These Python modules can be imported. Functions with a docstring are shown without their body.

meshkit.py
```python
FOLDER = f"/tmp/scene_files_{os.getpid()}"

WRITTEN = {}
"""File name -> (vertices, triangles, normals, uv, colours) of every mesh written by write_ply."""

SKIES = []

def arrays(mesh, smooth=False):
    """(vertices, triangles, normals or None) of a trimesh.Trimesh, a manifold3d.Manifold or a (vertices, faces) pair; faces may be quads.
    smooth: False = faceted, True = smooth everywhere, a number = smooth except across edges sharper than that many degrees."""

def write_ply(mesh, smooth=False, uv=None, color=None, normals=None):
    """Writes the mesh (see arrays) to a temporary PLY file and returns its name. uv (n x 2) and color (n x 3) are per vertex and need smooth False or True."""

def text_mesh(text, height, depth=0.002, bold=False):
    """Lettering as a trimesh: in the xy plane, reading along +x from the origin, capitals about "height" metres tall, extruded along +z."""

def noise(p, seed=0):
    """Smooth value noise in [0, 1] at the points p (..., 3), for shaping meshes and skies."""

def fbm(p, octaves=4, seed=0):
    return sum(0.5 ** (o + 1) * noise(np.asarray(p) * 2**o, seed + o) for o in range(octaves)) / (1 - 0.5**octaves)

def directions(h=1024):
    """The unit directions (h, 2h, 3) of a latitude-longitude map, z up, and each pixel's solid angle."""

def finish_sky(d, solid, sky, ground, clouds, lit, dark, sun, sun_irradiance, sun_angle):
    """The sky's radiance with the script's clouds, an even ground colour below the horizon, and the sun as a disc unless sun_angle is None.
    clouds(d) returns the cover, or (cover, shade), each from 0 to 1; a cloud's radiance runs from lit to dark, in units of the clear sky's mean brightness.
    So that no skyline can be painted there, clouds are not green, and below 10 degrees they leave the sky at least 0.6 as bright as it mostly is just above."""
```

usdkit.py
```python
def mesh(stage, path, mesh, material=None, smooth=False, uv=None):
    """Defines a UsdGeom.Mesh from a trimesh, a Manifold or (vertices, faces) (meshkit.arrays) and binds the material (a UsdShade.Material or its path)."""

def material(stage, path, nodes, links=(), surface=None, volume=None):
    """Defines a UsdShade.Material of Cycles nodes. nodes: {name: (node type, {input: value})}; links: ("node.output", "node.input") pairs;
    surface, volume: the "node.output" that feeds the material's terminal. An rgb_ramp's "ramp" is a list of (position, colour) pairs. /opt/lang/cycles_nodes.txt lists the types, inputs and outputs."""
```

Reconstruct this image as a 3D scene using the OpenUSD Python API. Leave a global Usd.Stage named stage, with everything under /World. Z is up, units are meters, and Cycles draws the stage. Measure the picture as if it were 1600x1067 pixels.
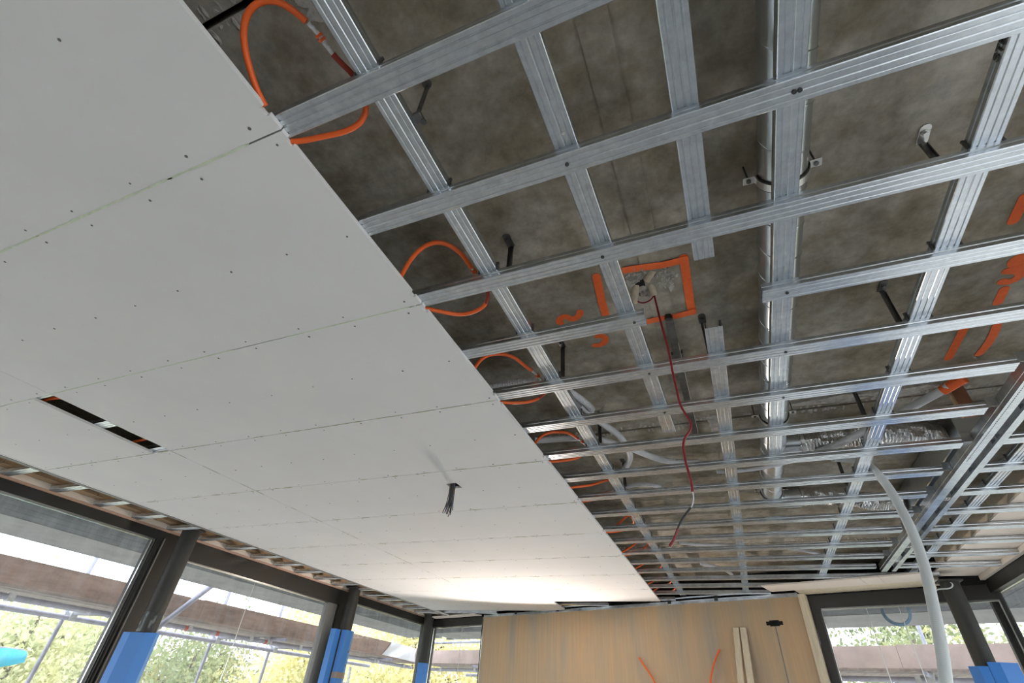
import math, random
import numpy as np
import trimesh
import usdkit, meshkit
from pxr import Usd, UsdGeom, UsdLux, UsdShade, Sdf, Gf, Vt
from shapely.geometry import LineString, Polygon, Point, box as sbox

EXPOSURE = -0.02        # stops
SKYW, SKY_STRENGTH = 3.0, 1.0
SUN, SUN_AZ, SUN_TILT = 8.5, 58.0, 48.0
LAMP = 27000.0

stage = Usd.Stage.CreateInMemory()
UsdGeom.SetStageUpAxis(stage, 'Z')
UsdGeom.Xform.Define(stage, '/World')
rng = np.random.default_rng(7)
random.seed(7)

# ------------------------------------------------------------------ camera
EYE = (0.0, 0.0, 1.6)
RIGHT, DOWN, FWD = (np.array(r) for r in (
    (0.92374262, 0.37750402, 0.06473234), (-0.18265191, 0.58273065, -0.79187327), (-0.33665687, 0.71966361, 0.60724497)))
cam = UsdGeom.Camera.Define(stage, '/World/camera')
cam.AddTransformOp().Set(Gf.Matrix4d(*RIGHT, 0, *(-DOWN), 0, *(-FWD), 0, *EYE, 1))
cam.CreateHorizontalApertureAttr(36.0)
cam.CreateVerticalApertureAttr(36.0 * 1067 / 1600)
cam.CreateFocalLengthAttr(16.834)
cam.CreateClippingRangeAttr(Gf.Vec2f(0.02, 2000))
cam.CreateExposureAttr(EXPOSURE)

# ------------------------------------------------------------------ sky and sun
sky_mat = usdkit.material(stage, '/World/Looks/sky', {
    'tc': ('texture_coordinate', {}),
    'sky': ('sky_texture', {'sky_type': 'multiple_scattering', 'sun_disc': False, 'sun_elevation': math.radians(42), 'sun_rotation': math.radians(120), 'aerosol_density': 1.5}),
    'map': ('mapping', {'scale': (1.0, 1.0, 2.5)}),
    'noise': ('noise_texture', {'scale': 2.2, 'detail': 6.0, 'roughness': 0.55}),
    'ramp': ('rgb_ramp', {'ramp': [(0.30, (0.6, 0.6, 0.6)), (0.62, (1, 1, 1))]}),
    'mixc': ('mix', {'color2': (SKYW * 1.02, SKYW, SKYW * 0.98)}),
    'bg': ('background_shader', {'strength': SKY_STRENGTH}),
}, [('tc.generated', 'map.vector'), ('map.vector', 'noise.vector'), ('noise.fac', 'ramp.fac'), ('ramp.color', 'mixc.fac'),
    ('sky.color', 'mixc.color1'), ('mixc.color', 'bg.color')], surface='bg.background')
dome = UsdLux.DomeLight.Define(stage, '/World/sky_light')
dome.CreateIntensityAttr(1.0)
UsdShade.MaterialBindingAPI.Apply(dome.GetPrim()).Bind(sky_mat)
sun = UsdLux.DistantLight.Define(stage, '/World/sun_light')
sun.CreateAngleAttr(0.53)
sun.CreateIntensityAttr(SUN)
sun.CreateColorAttr(Gf.Vec3f(1.0, 0.93, 0.82))
sun.AddRotateXYZOp().Set(Gf.Vec3f(SUN_TILT, 0, SUN_AZ))

# ------------------------------------------------------------------ materials
def mat(name, nodes, links=(), surface='p.BSDF'):
    return usdkit.material(stage, '/World/Looks/' + name, nodes, links, surface)

def plain(name, col, rough=0.6, metal=0.0, spec=0.5, vary=0.0, scale=6.0, bump=0.0, bscale=60.0, stretch=(1, 1, 1)):
    n = {'p': ('principled_bsdf', {'base_color': col, 'roughness': rough, 'metallic': metal, 'specular_ior_level': spec})}
    l = []
    if vary or bump:
        n['g'] = ('geometry', {})
        n['m'] = ('mapping', {'scale': stretch})
        l += [('g.position', 'm.vector')]
    if vary:
        n['n'] = ('noise_texture', {'scale': scale, 'detail': 5.0, 'roughness': 0.6})
        a = np.array(col)
        n['r'] = ('rgb_ramp', {'ramp': [(0.28, tuple(a * (1 - vary))), (0.72, tuple(np.minimum(a * (1 + vary), 1)))]})
        l += [('m.vector', 'n.vector'), ('n.fac', 'r.fac'), ('r.color', 'p.base_color')]
    if bump:
        n['bn'] = ('noise_texture', {'scale': bscale, 'detail': 3.0})
        n['b'] = ('bump', {'strength': bump, 'distance': 0.004})
        l += [('m.vector', 'bn.vector'), ('bn.fac', 'b.height'), ('b.normal', 'p.normal')]
    return mat(name, n, l)

STEEL = mat('galvanised_steel', {
    'g': ('geometry', {}), 'n': ('noise_texture', {'scale': 55.0, 'detail': 3.0}), 's': ('noise_texture', {'scale': 7.0, 'detail': 5.0, 'roughness': 0.65}),
    'r': ('rgb_ramp', {'ramp': [(0.3, (0.63, 0.675, 0.72)), (0.7, (0.69, 0.735, 0.775))]}),
    'q': ('rgb_ramp', {'ramp': [(0.3, (0.24, 0.24, 0.24)), (0.7, (0.31, 0.31, 0.31))]}),
    'p': ('principled_bsdf', {'metallic': 1.0, 'roughness': 0.34})},
    [('g.position', 'n.vector'), ('g.position', 's.vector'), ('n.fac', 'r.fac'), ('r.color', 'p.base_color'), ('s.fac', 'q.fac'), ('q.color', 'p.roughness')])
PIPE_STEEL = plain('duct_steel', (0.62, 0.655, 0.68), 0.26, 1.0, vary=0.06, scale=14)
FOIL = plain('aluminium_foil', (0.80, 0.80, 0.80), 0.16, 1.0, bump=0.5, bscale=90)
DULLMETAL = plain('dull_hanger_steel', (0.16, 0.16, 0.155), 0.5, 0.9, vary=0.2, scale=40)
BRIGHTMETAL = plain('zinc_plate', (0.70, 0.70, 0.68), 0.35, 1.0)
BOARD = plain('plasterboard', (0.74, 0.74, 0.735), 0.85, vary=0.025, scale=3.0, bump=0.04, bscale=240)
BOARD2 = plain('plasterboard_cream', (0.80, 0.71, 0.62), 0.85, vary=0.04, scale=4.0)
FILLER = plain('joint_filler_green', (0.62, 0.69, 0.53), 0.8, vary=0.15, scale=30)
FILLER2 = plain('joint_filler_grey_green', (0.44, 0.47, 0.34), 0.85, vary=0.2, scale=30)
SCREWGREY = plain('board_screw_grey', (0.13, 0.12, 0.11), 0.6)
SCREW = plain('screw_black', (0.03, 0.03, 0.03), 0.5)
CONCRETE = mat('concrete_slab', {
    'g': ('geometry', {}), 'n1': ('noise_texture', {'scale': 2.3, 'detail': 8.0, 'roughness': 0.66}),
    'n2': ('noise_texture', {'scale': 22.0, 'detail': 7.0, 'roughness': 0.7}), 'n3': ('noise_texture', {'scale': 5.0, 'detail': 5.0, 'roughness': 0.6}),
    'r': ('rgb_ramp', {'ramp': [(0.30, (0.20, 0.172, 0.132)), (0.47, (0.37, 0.335, 0.275)), (0.70, (0.56, 0.52, 0.455))]}),
    'r2': ('rgb_ramp', {'ramp': [(0.3, (0.72, 0.72, 0.72)), (0.7, (1.15, 1.15, 1.15))]}),
    'r3': ('rgb_ramp', {'ramp': [(0.42, (1, 1, 1)), (0.62, (0.62, 0.56, 0.46)), (0.7, (0.5, 0.44, 0.36))]}),
    'x': ('mix', {'mix_type': 'multiply', 'fac': 1.0}), 'y': ('mix', {'mix_type': 'multiply', 'fac': 0.75}),
    'b': ('bump', {'strength': 0.25, 'distance': 0.006}), 'p': ('principled_bsdf', {'roughness': 0.9, 'specular_ior_level': 0.2})},
    [('g.position', 'n1.vector'), ('g.position', 'n2.vector'), ('g.position', 'n3.vector'), ('n1.fac', 'r.fac'), ('n2.fac', 'r2.fac'), ('n3.fac', 'r3.fac'),
     ('r.color', 'x.color1'), ('r2.color', 'x.color2'), ('x.color', 'y.color1'), ('r3.color', 'y.color2'), ('y.color', 'p.base_color'),
     ('n2.fac', 'b.height'), ('b.normal', 'p.normal')])
MORTAR = plain('rough_mortar', (0.46, 0.43, 0.39), 0.95, vary=0.35, scale=40, bump=0.6, bscale=120)
BLACKGAP = plain('gap_shade_and_infill_black', (0.012, 0.012, 0.012), 0.9)  # plain black: painted shade for gaps and holes, also infill and wall mark
PAINT = plain('orange_marker_paint', (0.98, 0.155, 0.03), 0.6, vary=0.12, scale=60)
PEX = plain('orange_pipe_plastic', (0.86, 0.135, 0.022), 0.38, spec=0.5)
PEXDARK = plain('red_brown_pipe_sleeve', (0.36, 0.045, 0.022), 0.45)
CLEARPIPE = plain('translucent_coupling', (0.70, 0.68, 0.66), 0.25, vary=0.3, scale=120)
CONDUIT = plain('white_conduit_plastic', (0.62, 0.62, 0.64), 0.45)
HANGWHITE = plain('pale_corrugated_hose', (0.66, 0.70, 0.71), 0.42)
REDWIRE_M = plain('red_wire', (0.22, 0.012, 0.018), 0.4)
DARKWIRE = plain('dark_wire', (0.03, 0.03, 0.035), 0.45)
BLUEWIRE = plain('blue_grey_wire', (0.12, 0.19, 0.26), 0.45)
BROWNWIRE = plain('brown_wire', (0.20, 0.12, 0.07), 0.45)
PVC = plain('old_cream_conduit', (0.50, 0.42, 0.31), 0.55, vary=0.2, scale=40)
TIMBER = plain('rough_timber', (0.42, 0.28, 0.16), 0.8, vary=0.35, scale=5, stretch=(4, 1, 9))
FINBOARD = plain('red_brown_fibre_board', (0.30, 0.13, 0.075), 0.8, vary=0.2, scale=12)
TANBOARD = plain('tan_timber_edge', (0.60, 0.51, 0.39), 0.8, vary=0.2, scale=6)
COILBLUE = plain('dull_blue_hose', (0.16, 0.30, 0.44), 0.5)
PINE = plain('pale_pine', (0.74, 0.63, 0.46), 0.7, vary=0.12, scale=4, stretch=(12, 12, 1))
PLY = mat('plywood_wall', {
    'g': ('geometry', {}), 'm': ('mapping', {'scale': (1.6, 1.6, 0.28)}), 'n': ('noise_texture', {'scale': 3.0, 'detail': 6.0, 'roughness': 0.55}),
    'm2': ('mapping', {'scale': (22, 22, 0.8)}), 'n2': ('noise_texture', {'scale': 2.0, 'detail': 4.0}),
    'r': ('rgb_ramp', {'ramp': [(0.28, (0.42, 0.36, 0.29)), (0.46, (0.52, 0.385, 0.25)), (0.70, (0.62, 0.405, 0.225))]}),
    'r2': ('rgb_ramp', {'ramp': [(0.3, (0.93, 0.93, 0.93)), (0.7, (1.04, 1.04, 1.04))]}),
    'x': ('mix', {'mix_type': 'multiply', 'fac': 1.0}), 'p': ('principled_bsdf', {'roughness': 0.6})},
    [('g.position', 'm.vector'), ('m.vector', 'n.vector'), ('g.position', 'm2.vector'), ('m2.vector', 'n2.vector'), ('n.fac', 'r.fac'), ('n2.fac', 'r2.fac'),
     ('r.color', 'x.color1'), ('r2.color', 'x.color2'), ('x.color', 'p.base_color')])
FRAME = plain('anthracite_aluminium', (0.021, 0.0205, 0.019), 0.42, spec=0.6)
FRAMELIGHT = plain('grey_aluminium_cover', (0.22, 0.215, 0.205), 0.5)
BEAD = plain('bright_aluminium_bead', (0.80, 0.80, 0.76), 0.2, 1.0)
COPPER = plain('primed_edge_strip', (0.50, 0.33, 0.25), 0.6)
POST = plain('dark_painted_post', (0.036, 0.036, 0.032), 0.5, vary=0.15, scale=8)
BLUE = plain('blue_protection_plastic', (0.06, 0.25, 0.70), 0.35, spec=0.5)
TAPE = plain('grey_brown_tape', (0.30, 0.25, 0.22), 0.4)
GLASS = mat('window_glass', {
    'f': ('fresnel', {'IOR': 1.45}), 't': ('transparent_bsdf', {'color': (0.97, 0.98, 0.98)}), 'gl': ('glossy_bsdf', {'roughness': 0.01}),
    'front': ('math', {'math_type': 'subtract', 'value1': 1.0}), 'ff': ('math', {'math_type': 'multiply'}), 'mx': ('mix_closure', {}), 'g': ('geometry', {}), 'mp': ('mapping', {'scale': (1.0, 7.0, 1.4)}), 'n': ('noise_texture', {'scale': 1.6, 'detail': 6.0, 'roughness': 0.7}),
    'rr': ('rgb_ramp', {'ramp': [(0.40, (0.015, 0.015, 0.015)), (0.85, (0.10, 0.10, 0.10))]}), 'd': ('translucent_bsdf', {'color': (0.8, 0.82, 0.85)}), 'm2': ('mix_closure', {})},
    [('g.backfacing', 'front.value2'), ('f.fac', 'ff.value1'), ('front.value', 'ff.value2'), ('ff.value', 'mx.fac'), ('t.BSDF', 'mx.closure1'), ('gl.BSDF', 'mx.closure2'), ('g.position', 'mp.vector'), ('mp.vector', 'n.vector'), ('n.fac', 'rr.fac'),
     ('rr.color', 'm2.fac'), ('mx.closure', 'm2.closure1'), ('d.BSDF', 'm2.closure2')], surface='m2.closure')
FLOOR = plain('grey_screed', (0.40, 0.39, 0.37), 0.75, vary=0.12, scale=2)
WHITEWALL = plain('white_plaster', (0.72, 0.71, 0.69), 0.9, vary=0.03)
SOFFIT_DARK = plain('dark_shaded_soffit_plank', (0.085, 0.10, 0.12), 0.7, vary=0.45, scale=3, stretch=(1, 1, 4))  # shade under the overhang is put into this darker colour
SOFFIT_LIGHT = plain('lit_grey_soffit_edge', (0.30, 0.31, 0.31), 0.75, vary=0.15, scale=4)  # lighter tone carries the brighter light towards the outer edge
SCAFTUBE = plain('scaffold_tube_steel', (0.36, 0.36, 0.43), 0.5, 0.3, vary=0.2, scale=8)
COUPLER = plain('coupler_steel', (0.60, 0.61, 0.62), 0.5, 0.6, vary=0.3, scale=30)
DECK = plain('weathered_deck_board', (0.36, 0.31, 0.28), 0.85, vary=0.35, scale=3, stretch=(6, 1, 6))
TOE = plain('brown_toe_board', (0.31, 0.20, 0.15), 0.8, vary=0.4, scale=2.5, stretch=(1, 1, 4))
TOEPALE = plain('pale_pink_toe_board', (0.52, 0.40, 0.36), 0.8, vary=0.2, scale=3)
REDMARK = plain('red_tube_marking', (0.62, 0.10, 0.06), 0.5)
LADDER = plain('white_ladder_aluminium', (0.78, 0.78, 0.78), 0.4, 0.4)
TEAL = plain('teal_tarpaulin', (0.02, 0.46, 0.60), 0.45, vary=0.15, scale=5)
GRASS = plain('gravel_and_soil_ground', (0.50, 0.47, 0.42), 0.95, vary=0.25, scale=0.7)
BARK = plain('tree_bark', (0.16, 0.13, 0.10), 0.9, vary=0.3, scale=8)
def leaf(name, c1, c2, c3):
    return mat(name, {
        'g': ('geometry', {}), 'n': ('noise_texture', {'scale': 0.55, 'detail': 5.0, 'roughness': 0.7}), 'o': ('object_info', {}),
        'r': ('rgb_ramp', {'ramp': [(0.32, c1), (0.5, c2), (0.68, c3)]}), 'd': ('principled_bsdf', {'roughness': 0.6, 'specular_ior_level': 0.2}),
        't': ('translucent_bsdf', {}), 'mx': ('mix_closure', {'fac': 0.4})},
        [('g.position', 'n.vector'), ('n.fac', 'r.fac'), ('r.color', 'd.base_color'), ('r.color', 't.color'), ('d.BSDF', 'mx.closure1'), ('t.BSDF', 'mx.closure2')], surface='mx.closure')
LEAF_Y = leaf('yellow_autumn_leaves', (0.58, 0.58, 0.30), (0.80, 0.74, 0.38), (0.90, 0.84, 0.52))
LEAF_G = leaf('grey_green_leaves', (0.19, 0.24, 0.12), (0.33, 0.37, 0.20), (0.58, 0.52, 0.24))
LEAF_P = leaf('pale_green_leaves', (0.44, 0.48, 0.27), (0.66, 0.67, 0.40), (0.82, 0.75, 0.42))
LAMPYELLOW = plain('work_lamp_yellow', (0.80, 0.52, 0.04), 0.4)
LAMPSILVER = plain('lamp_reflector', (0.85, 0.85, 0.85), 0.25, 1.0)
BLACKPLASTIC = plain('black_plastic', (0.02, 0.02, 0.02), 0.5)

# ------------------------------------------------------------------ naming
taken = {}
def numbered(parent, name):
    k = (parent, name)
    n = taken.get(k, 0)
    taken[k] = n + 1
    return name if n == 0 else f'{name}_{n:03d}'

class T:                                  # a thing, a part or a sub-part: path and origin
    def __init__(self, path, prim, loc): self.path, self.prim, self.loc = path, prim, np.array(loc, float)

def tag(prim, label=None, cat=None, group=None, kind=None):
    for k, v in (('label', label), ('category', cat), ('group', group), ('kind', kind)):
        if v: prim.SetCustomDataByKey(k, v)

def thing(name, label, cat, loc=(0, 0, 0), group=None, kind=None):
    path = '/World/' + numbered('/World', name)
    x = UsdGeom.Xform.Define(stage, path)
    x.AddTranslateOp().Set(Gf.Vec3d(*map(float, loc)))
    tag(x.GetPrim(), label, cat, group, kind)
    return T(path, x.GetPrim(), loc)

def part(t, name, mesh, m, label=None, kind=None, smooth=False):
    if not hasattr(mesh, 'vertices'): mesh = cat(mesh)
    path = t.path + '/' + numbered(t.path, name)
    v = np.array(mesh.vertices) - t.loc
    g = usdkit.mesh(stage, path, trimesh.Trimesh(v, mesh.faces, process=False), m, smooth=smooth)
    tag(g.GetPrim(), label, None, None, kind)
    return T(path, g.GetPrim(), t.loc)

def struct(name):
    path = '/World/' + name
    x = UsdGeom.Xform.Define(stage, path)
    tag(x.GetPrim(), None, None, None, 'structure')
    return T(path, x.GetPrim(), (0, 0, 0))

def copy_of(src, loc, label, rotz=0.0, group=None, scale=None):
    name = src.path.split('/')[-1]
    path = '/World/' + numbered('/World', name)
    x = UsdGeom.Xform.Define(stage, path)
    x.GetPrim().GetReferences().AddInternalReference(src.path)
    x.GetPrim().SetInstanceable(True)
    x.ClearXformOpOrder()
    x.AddTranslateOp().Set(Gf.Vec3d(*map(float, loc)))
    if rotz: x.AddRotateZOp().Set(float(rotz))
    if scale is not None: x.AddScaleOp().Set(Gf.Vec3f(*scale))
    tag(x.GetPrim(), label, None, group)
    return T(path, x.GetPrim(), loc)

# ------------------------------------------------------------------ shapes
def cat(ms): return trimesh.util.concatenate([m for m in ms if m is not None])
def box(x0, x1, y0, y1, z0, z1):
    return trimesh.creation.box(bounds=[[min(x0, x1), min(y0, y1), min(z0, z1)], [max(x0, x1), max(y0, y1), max(z0, z1)]])
def chbox(x0, x1, y0, y1, z0, z1, c=0.002):
    """a box with its twelve edges chamfered"""
    lo, hi = np.array([x0, y0, z0], float), np.array([x1, y1, z1], float)
    pts = []
    for i in range(8):
        s = np.array([(i >> k) & 1 for k in range(3)])
        p = np.where(s, hi, lo)
        d = np.where(s, -c, c)
        for k in range(3):
            q = p + d; q[k] = p[k]; pts.append(q)
    return trimesh.convex.convex_hull(np.array(pts))
def frame_of(p0, p1, up):
    d = np.array(p1, float) - p0; L = np.linalg.norm(d); d /= L
    s = np.cross(d, up); s /= np.linalg.norm(s); u = np.cross(s, d)
    return d, s, u, L
def extrude(poly, p0, p1, up=(0, 0, 1)):
    """a 2-D outline (u sideways to the right of the run, v up) pushed from p0 to p1"""
    d, s, u, L = frame_of(np.array(p0, float), np.array(p1, float), np.array(up, float))
    m = trimesh.creation.extrude_polygon(poly, L, engine='earcut')
    v = m.vertices
    m.vertices = np.array(p0) + v[:, :1] * s + v[:, 1:2] * u + v[:, 2:3] * d
    if m.volume < 0: m.invert()
    return m
def sheet(pts, t): return LineString(pts).buffer(t / 2, cap_style=2, join_style=2)
def smooth_path(pts, n=None, k=6):
    from scipy.interpolate import splprep, splev
    p = np.array(pts, float)
    tck, _ = splprep(p.T, s=0, k=min(3, len(p) - 1))
    return np.array(splev(np.linspace(0, 1, n or len(p) * k), tck)).T
def tube(pts, r, sides=10, spline=True, k=4, cap=True, radii=None):
    p = smooth_path(pts, k=k) if spline and len(pts) > 2 else np.array(pts, float)
    n = len(p)
    t = np.gradient(p, axis=0); t /= np.linalg.norm(t, axis=1, keepdims=True)
    a = np.zeros_like(p); ref = np.array([0, 0, 1.0]) if abs(t[0, 2]) < 0.9 else np.array([1.0, 0, 0])
    a[0] = np.cross(t[0], ref); a[0] /= np.linalg.norm(a[0])
    for i in range(1, n):
        q = a[i - 1] - t[i] * (a[i - 1] @ t[i]); a[i] = q / np.linalg.norm(q)
    b = np.cross(t, a)
    ang = np.arange(sides) * 2 * np.pi / sides
    rr = np.full(n, r) if radii is None else np.asarray(radii)
    v = p[:, None] + rr[:, None, None] * (np.cos(ang)[None, :, None] * a[:, None] + np.sin(ang)[None, :, None] * b[:, None])
    V = v.reshape(-1, 3)
    i, j = np.meshgrid(np.arange(n - 1), np.arange(sides), indexing='ij')
    A, B = i * sides + j, i * sides + (j + 1) % sides
    C, D = A + sides, B + sides
    F = np.vstack([np.stack([A, B, D], -1).reshape(-1, 3), np.stack([A, D, C], -1).reshape(-1, 3)])
    if cap:
        V = np.vstack([V, p[:1], p[-1:]]); k0, k1 = len(V) - 2, len(V) - 1
        jj = np.arange(sides)
        F = np.vstack([F, np.stack([np.full(sides, k0), (jj + 1) % sides, jj], -1), np.stack([np.full(sides, k1), (n - 1) * sides + jj, (n - 1) * sides + (jj + 1) % sides], -1)])
    m = trimesh.Trimesh(V, F, process=False)
    return m
def cyl(p0, p1, r, sides=14): return tube([p0, p1], r, sides, spline=False)
def hose(pts, r, sides=14, ridge=0.06, pitch=0.012, k=8, jitter=0.0, seed=1):
    """a corrugated hose: the tube's radius goes in and out along its run"""
    p = smooth_path(pts, n=400)
    s = np.r_[0, np.cumsum(np.linalg.norm(np.diff(p, axis=0), axis=1))]
    n = max(8, int(s[-1] / pitch * 4))
    q = np.array([np.interp(np.linspace(0, s[-1], n), s, p[:, i]) for i in range(3)]).T
    rad = r * (1 + ridge * np.sin(np.arange(n) * np.pi / 2))
    m = tube(q, r, sides, spline=False, radii=rad)
    if jitter:
        w = meshkit.noise(m.vertices * 38, seed) - 0.5
        m.vertices = m.vertices + m.vertex_normals * (w * jitter)[:, None]
    return m
def disc(c, r, n=8, normal=(0, 0, -1), h=0.0015):
    d = np.array(normal, float) * h
    return cyl(np.array(c), np.array(c) + d, r, n)

# ------------------------------------------------------------------ traced runs of marks, pipes and wires (metres)
PAINT_LINES = {'curl': [(-0.444, 1.386), (-0.436, 1.36), (-0.414, 1.355), (-0.397, 1.377), (-0.379, 1.375), (-0.355, 1.346)],
 'hook': [(-0.328, 1.512), (-0.304, 1.524), (-0.306, 1.55), (-0.323, 1.567), (-0.353, 1.567)],
 'right_curl': [(1.019, 1.528), (0.997, 1.517), (0.993, 1.536), (1.011, 1.554), (1.027, 1.545)],
 'right_curl_b': [(1.029, 1.56), (0.993, 1.574), (1.02, 1.583), (1.033, 1.606), (1.028, 1.622), (0.992, 1.623)],
 'right_dash': [(0.938, 1.257), (0.939, 1.303), (0.939, 1.343)],
 'right_dash_b': [(1.01, 1.667), (1.013, 1.737)],
 'right_dash_c': [(0.951, 1.872), (0.95, 1.974), (0.948, 2.061)],
 'right_dash_d': [(1.049, 1.879), (1.055, 1.985), (1.045, 2.059)],
 'square_bottom': [(0.041, 1.467), (-0.01, 1.474), (-0.08, 1.471), (-0.133, 1.474)],
 'square_left': [(-0.249, 1.181), (-0.262, 1.309), (-0.268, 1.42)],
 'square_right': [(0.042, 1.186), (0.039, 1.304), (0.038, 1.407), (0.04, 1.475)],
 'square_top': [(-0.195, 1.174), (-0.099, 1.184), (-0.017, 1.196), (0.043, 1.192)]}
LOOPS = {0: [(-0.759, 0.251, 2.612), (-0.759, 0.229, 2.62), (-0.751, 0.185, 2.64), (-0.732, 0.14, 2.66), (-0.697, 0.109, 2.675), (-0.661, 0.104, 2.685), (-0.629, 0.119, 2.69), (-0.609, 0.148, 2.69), (-0.595, 0.181, 2.688),
     (-0.59, 0.212, 2.686), (-0.582, 0.25, 2.683), (-0.57, 0.285, 2.68), (-0.573, 0.323, 2.678), (-0.583, 0.354, 2.67), (-0.598, 0.367, 2.655), (-0.635, 0.371, 2.64), (-0.688, 0.361, 2.63), (-0.739, 0.348, 2.62),
     (-0.77, 0.336, 2.612)],
 2: [(-0.782, 0.816, 2.612), (-0.739, 0.786, 2.63), (-0.699, 0.765, 2.65), (-0.663, 0.76, 2.67), (-0.626, 0.768, 2.68), (-0.599, 0.798, 2.685), (-0.582, 0.85, 2.685), (-0.577, 0.897, 2.68), (-0.567, 0.958, 2.678),
     (-0.571, 1.004, 2.67), (-0.59, 1.033, 2.655), (-0.628, 1.046, 2.645), (-0.681, 1.043, 2.64), (-0.725, 1.006, 2.63), (-0.77, 0.959, 2.62), (-0.781, 0.94, 2.612)],
 4: [(-0.797, 1.367, 2.612), (-0.759, 1.322, 2.635), (-0.726, 1.316, 2.66), (-0.681, 1.337, 2.68), (-0.643, 1.369, 2.685), (-0.612, 1.447, 2.685), (-0.587, 1.513, 2.68), (-0.582, 1.576, 2.678), (-0.59, 1.633, 2.67),
     (-0.639, 1.659, 2.655), (-0.704, 1.633, 2.635), (-0.768, 1.583, 2.62), (-0.781, 1.554, 2.612)],
 6: [(-0.807, 2.052, 2.612), (-0.763, 2.002, 2.635), (-0.719, 1.988, 2.66), (-0.67, 2.014, 2.68), (-0.623, 2.044, 2.685), (-0.592, 2.102, 2.685), (-0.572, 2.148, 2.68), (-0.581, 2.238, 2.67), (-0.623, 2.265, 2.655),
     (-0.685, 2.244, 2.635), (-0.776, 2.204, 2.62), (-0.796, 2.172, 2.612)]}
LOOP_TAIL8 = [(-0.79, 2.572, 2.612), (-0.717, 2.596, 2.63), (-0.638, 2.653, 2.66), (-0.555, 2.651, 2.675), (-0.52, 2.729, 2.675), (-0.611, 2.856, 2.655), (-0.709, 2.849, 2.64), (-0.782, 2.821, 2.62), (-0.809, 2.804, 2.612)]
LOOP_TAIL10 = [(-0.798, 3.41, 2.612), (-0.723, 3.381, 2.63), (-0.654, 3.378, 2.66), (-0.576, 3.305, 2.68), (-0.558, 3.388, 2.675), (-0.651, 3.506, 2.65), (-0.734, 3.468, 2.63), (-0.772, 3.414, 2.612)]
LOOP_TAIL12 = [(-0.789, 3.988, 2.612), (-0.714, 3.92, 2.63), (-0.649, 3.901, 2.66), (-0.584, 3.846, 2.68), (-0.557, 3.935, 2.675), (-0.638, 4.046, 2.65), (-0.719, 4.069, 2.63), (-0.773, 4.009, 2.612)]
REDWIRE = [(-0.077, 1.32, 2.81), (-0.071, 1.32, 2.709), (-0.065, 1.32, 2.623), (-0.059, 1.32, 2.542), (-0.057, 1.32, 2.455), (-0.054, 1.32, 2.392), (-0.048, 1.32, 2.333), (-0.034, 1.32, 2.295), (-0.031, 1.321, 2.277), (-0.04, 1.323, 2.257),
 (-0.055, 1.324, 2.239), (-0.063, 1.326, 2.208), (-0.062, 1.327, 2.159), (-0.058, 1.329, 2.119), (-0.058, 1.33, 2.088)]
GREYWIRE = [(-0.058, 1.33, 2.088), (-0.059, 1.337, 2.07), (-0.069, 1.343, 2.051), (-0.092, 1.35, 2.029), (-0.111, 1.353, 2.002), (-0.122, 1.357, 1.981), (-0.138, 1.36, 1.961)]
REDLOOP = [(-0.145, 1.317, 2.805), (-0.136, 1.318, 2.785), (-0.122, 1.328, 2.78), (-0.107, 1.329, 2.78), (-0.09, 1.326, 2.785), (-0.078, 1.324, 2.805)]
CONDUIT_A = [(-0.496, 1.825, 2.7), (-0.48, 1.907, 2.71), (-0.441, 2.08, 2.72), (-0.408, 2.172, 2.72), (-0.388, 2.27, 2.715), (-0.384, 2.361, 2.71), (-0.392, 2.434, 2.7), (-0.42, 2.498, 2.69), (-0.446, 2.539, 2.68)]
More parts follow.
